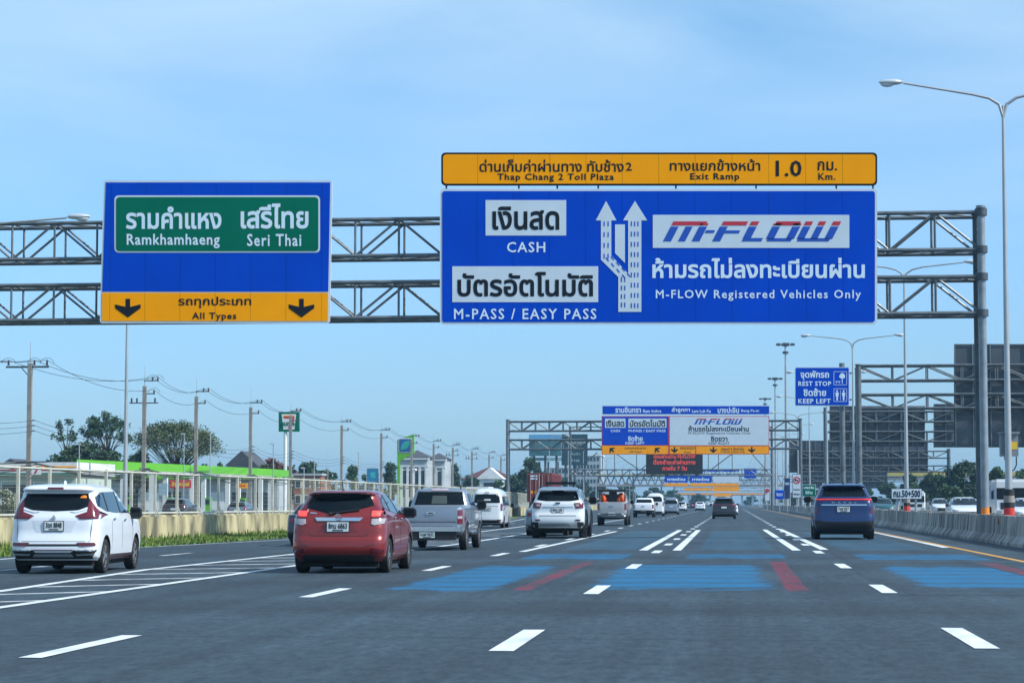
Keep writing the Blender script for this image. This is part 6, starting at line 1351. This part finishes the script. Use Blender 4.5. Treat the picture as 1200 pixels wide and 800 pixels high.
house(560, 588, 561, 547.5, 500, WHT, WHT, 'small house with a bright white gable in front of the maroon roof', 'gable', depth=6, wins=1)
house(303, 345, 556, 541, 430, PALE, MAROON, 'house with a maroon roof behind the red leaved tree', 'hip', wins=3)
house(0, 24, 546, 537, 330, PALE, SLATE, 'grey roofed house at the left edge above the shop fascia', 'gable', wins=1)
house(548, 571, 573, 570, 430, WHT, WHT, 'low white flat roofed shed before the maroon roofed house', 'flat', wins=2)
# pale classical house: two blocks with pilasters, cornices and hip roofs
for (px0, px1, eave, ridge, Y, lab) in ((469, 500.5, 536, 526.5, 420, 'pale grey classical house with pilasters, round lamps and a dark hip roof, left block'), (500.5, 521, 537.5, 530, 432, 'narrower pale classical house block with a dark hip roof, to the right')):
    g = house(px0, px1, eave, ridge, Y, PALE, SLATE, lab, 'hip', depth=10, wins=0); xa, xb = PX(px0, Y), PX(px1, Y); ze = P(px0, eave, Y).z
    for z0_, z1_, o in ((ze - .35, ze - .05, .35), (ze - 1.7, ze - 1.45, .22)): mb = MB(); mb.box(xa - o, xb + o, Y - o, Y + .6, z0_, z1_); mb.build('cornice', WHT, g)
    n = 5 if px0 < 480 else 3
    for k in range(n): x = xa + .25 + (xb - xa - .5) * k / (n - 1); mb = MB(); mb.box(x - .22, x + .22, Y - .18, Y + .02, 0, ze - 1.7); mb.build('pilaster', WHT, g)
    for k in range(n - 1): x = xa + .25 + (xb - xa - .5) * (k + .5) / (n - 1); f = MB(); f.box(x - .42, x + .42, Y - .07, Y + .01, 2.2, ze - 2.2); q = f.build('window', WHT, g); f = MB(); f.box(x - .32, x + .32, Y - .1, Y - .06, 2.35, ze - 2.35); f.build('pane', DGL, q)
g = thing('twin_globe_lamp', (PX(484.5, 412), 412, 0), 'white twin globe lamp in front of the pale classical house', 'street lamp'); mb = MB(); a = P(484.5, 552, 412); mb.tube((a.x, 412, 0), (a.x, 412, a.z), .08, n=6); mb.tube((a.x - .33, 412, a.z), (a.x + .33, 412, a.z), .05, n=5); mb.build('post', WHT, g); 
for d in (-.36, .36): mb = MB(); mb.ball((a.x + d, 412, a.z + .25), .27, n=12, k=8); mb.build('globe', mat('globe_white', (.85, .85, .82), .3), g, smooth=True)
# billboards and the grey block further up
def billboard(box, Y, label, panels, posts=(.15, .5, .85)):
    g = thing('billboard', P((box[0] + box[2]) / 2, box[3], Y), label, 'billboard'); mb = MB(); rect_px(mb, *box, Y + .1, .5); mb.build('frame', STEELD, g)
    for b, m, nm in panels: mb = MB(); rect_px(mb, *b, Y, .08); mb.build(nm, m, g)
    mb = MB()
    for f in posts: a = P(box[0] + (box[2] - box[0]) * f, box[3], Y); mb.tube((a.x, Y + .8, 0), (a.x, Y + .8, P(box[0], box[1], Y).z - 1), .3, n=7)
    mb.build('post', STEELD, g); return g
billboard((620, 509, 657.5, 534), 560, 'billboard with a blue sky picture, left of the dark green one', [((620.3, 509.3, 657.2, 516.5), mat('print_sky', (.10, .33, .55), .5), 'printed_sky'), ((620.3, 516.5, 657.2, 533.7), mat('print_scene', (.05, .17, .19), .5, 0, .8, .25), 'printed_scene')])
billboard((627, 536, 658, 539.5), 562, 'long narrow pale strip board under the blue sky billboard', [((627.2, 536.2, 657.8, 539.3), mat('print_pale', (.25, .42, .45), .5), 'printed_strip')])
g = billboard((658, 508.5, 688.5, 545), 545, 'dark green billboard with a small yellow tree emblem', [((658.3, 508.8, 688.2, 544.7), mat('print_green', (.008, .045, .055), .5), 'printed_face')])
mb = MB(); poly_px(mb, [(667.7 + 2.4 * math.cos(a * .7), 511.8 + 1.5 * math.sin(a * .7)) for a in range(9)], 544.9, .05); rect_px(mb, 667.3, 512, 668.1, 514.6, 544.9, .05); mb.build('emblem', mat('print_gold', (.45, .42, .10), .5), g)
letters(g, [("อาคาร", (665, 517, 682, 521), .03), ("ให้เช่า", (666, 530, 680, 533), .03), ("ขาย", (667, 538, 679, 541), .03)], 544.9, mat('print_text', (.25, .35, .36), .5))
def block(box, Y, label, m, rows, cols, depth=20):
    xa, xb, zl, zh = frame_px(box[0], box[2], box[1], box[3], Y); g = thing('office_block', ((xa + xb) / 2, Y, 0), label, 'building'); mb = MB(); mb.box(xa, xb, Y, Y + depth, 0, zh); mb.build('wall', m, g); mb = MB(); mb.box(xa - .3, xb + .3, Y - .3, Y + depth + .3, zh, zh + .5); mb.build('parapet', WHT, g)
    for r in range(rows):
        mb = MB(); z = zh * (r + .35) / rows; mb.box(xa + .5, xb - .5, Y - .08, Y + .02, z, z + zh / rows * .45); w = mb.build('window', DGL, g); mb = MB()
        for k in range(cols): x = xa + .5 + (xb - xa - 1) * k / cols; mb.box(x - .15, x + .15, Y - .14, Y - .08, z, z + zh / rows * .45)
        mb.build('mullion', m, w)
block((671, 534, 704, 590), 760, 'hazy pale grey office block behind the dark green billboard', mat('block_grey', (.30, .35, .38), .8), 7, 8)
block((640, 548, 672, 590), 820, 'lower hazy block behind the blue sky billboard', PALE, 5, 7)
# truss footbridge across the road
Yb = 560.0; xa, xb = PX(698, Yb), PX(925, Yb); za, zb_ = P(800, 568, Yb).z, P(800, 557.5, Yb).z; g = thing('footbridge', ((xa + xb) / 2, Yb, 0), 'long hazy truss footbridge with a pale roof crossing the road under the message board', 'footbridge')
mb = MB(); n = 26
for y in (Yb, Yb + 3):
    mb.tube((xa, y, za), (xb, y, za), .2, n=4); mb.tube((xa, y, zb_), (xb, y, zb_), .2, n=4)
    for k in range(n): x0 = xa + (xb - xa) * k / n; xm = xa + (xb - xa) * (k + .5) / n; x1 = xa + (xb - xa) * (k + 1) / n; mb.tube((x0, y, za), (xm, y, zb_), .12, n=4, cap=False); mb.tube((xm, y, zb_), (x1, y, za), .12, n=4, cap=False)
mb.build('truss', mat('bridge_steel', (.24, .22, .23), .6), g); mb = MB(); mb.box(xa, xb, Yb - .3, Yb + 3.3, za - .4, za - .1); mb.build('deck', PLANKG, g); mb = MB(); mb.box(xa, PX(790, Yb), Yb - .4, Yb + 3.4, zb_ + .1, zb_ + .55); mb.build('roof', mat('bridge_roof', (.50, .47, .26), .6), g)
for x in (xa + 1, xb - 1): mb = MB(); mb.box(x - .5, x + .5, Yb + .8, Yb + 2.2, 0, za - .4); mb.build('pier', CONC, g)
# second footbridge seen far right
Yb = 470.0; xa, xb = PX(1020, Yb), PX(1290, Yb); za = P(1080, 557, Yb).z; g = thing('footbridge', ((xa + xb) / 2, Yb, 0), 'yellow railed overpass seen under the sign backs on the right', 'overpass')
mb = MB(); mb.box(xa, xb, Yb, Yb + 5, za - .9, za - .1); mb.build('deck', PLANKG, g); mb = MB(); mb.box(xa, xb, Yb - .1, Yb, za - .1, za + .7); mb.build('railing', mat('yellow_rail', (.45, .38, .12), .6), g)
for x in (xa + 12, xa + 30): mb = MB(); mb.box(x - .6, x + .6, Yb + 1.5, Yb + 3, 0, za - .9); mb.build('pier', CONC, g)
# toll plaza roof at the end of the road and trees round it
Yt = 1150.0; xa, xb = PX(792, Yt), PX(935, Yt); g = thing('toll_plaza', ((xa + xb) / 2, Yt, 0), 'hazy toll plaza roof spanning the road at its far end', 'toll plaza')
mb = MB(); mb.box(xa, xb, Yt, Yt + 14, 5.2, 6.6); mb.build('roof', mat('toll_roof', (.20, .30, .42), .6), g); mb = MB(); mb.box(xa, xb, Yt - .2, Yt, 5.5, 6.2); mb.build('sign_band', ORANGE, g)
for k in range(12): x = xa + 1 + (xb - xa - 2) * k / 11; mb = MB(); mb.box(x - .5, x + .5, Yt + 2, Yt + 8, 0, 5.2); mb.build('booth', WHT, g)
for i, (px, top, w, Y, k) in enumerate(((905, 578, 26, 900, 'dark'), (930, 576, 30, 760, 'dark'), (955, 574, 34, 620, 'mid'), (985, 570, 36, 540, 'dark'), (1012, 570, 34, 520, 'dark'), (880, 581, 20, 1200, 'mid'), (845, 582, 22, 1300, 'dark'), (1130, 572, 60, 420, 'dark'), (1230, 560, 50, 380, 'dark'))):
    tpx('roadside_tree', px, top, w, Y, k, 'distant hazy tree in the line beyond the oncoming lanes', leaf=.6, dens=1.0, trunk=.12, group='distant trees beyond the oncoming lanes')
for i, (px, top, Y) in enumerate(((246, 505, 200), (320, 520, 210), (215, 508, 235), (92, 520, 190), (384, 548, 300), (420, 530, 320), (368, 540, 260), (356, 548, 240), (498, 545, 400), (540, 545, 420))):
    x = PX(px, Y); g = thing('slim_post', (x, Y, 0), 'slim pale post among the clutter behind the fence, row number from the left matching its height', 'post', 'slim posts in the forecourt clutter'); g['label'] = 'slim pale post among the forecourt clutter behind the fence'
    mb = MB(); mb.tube((x, Y, 0), (x, Y, P(px, top, Y).z), .07, .05, n=6); mb.build('pole', LAMPM, g); mb = MB(); zt_ = P(px, top, Y).z; mb.box(x - .35, x + .1, Y - .08, Y + .08, zt_ - .08, zt_ + .04); mb.build('lamp_head', LAMPH, g)
# parked cars beyond the fence
for i, (px, Y, lab) in enumerate(((203, 150, 'dark parked car behind the fence, left of the two by the red banner'), (277, 162, 'dark parked car behind the fence, right of the two under the orange banner'))):
    c = Car('parked_car', 'suv' if i == 0 else 'hatch', lab, 'car', BLKC if i == 0 else GREYC, (PX(px, Y), Y), 0, .9); generic_rear(c)

# ------------------------------------------------------------------ haze
mb = MB(); mb.box(-2990, 2990, -490, 4990, -1.2, 62)
hz = mb.build('haze', None if False else mat('haze_air', (.5, .5, .5))); hm_ = bpy.data.materials.new('haze_volume'); hm_.use_nodes = True; t = hm_.node_tree; t.nodes.remove(t.nodes['Principled BSDF']); pv = t.nodes.new('ShaderNodeVolumePrincipled'); pv.inputs['Color'].default_value = (.38, .70, 1.0, 1); pv.inputs['Density'].default_value = HAZE; pv.inputs['Anisotropy'].default_value = .2
t.links.new(pv.outputs[0], t.nodes['Material Output'].inputs['Volume']); hz.data.materials[0] = hm_; tag(hz, 'pale blue morning haze over the highway', 'haze', kind='stuff')
if not HAZE: bpy.data.objects.remove(hz)
# drop helper properties
for o in bpy.data.objects:
    if '_w' in o: del o['_w']
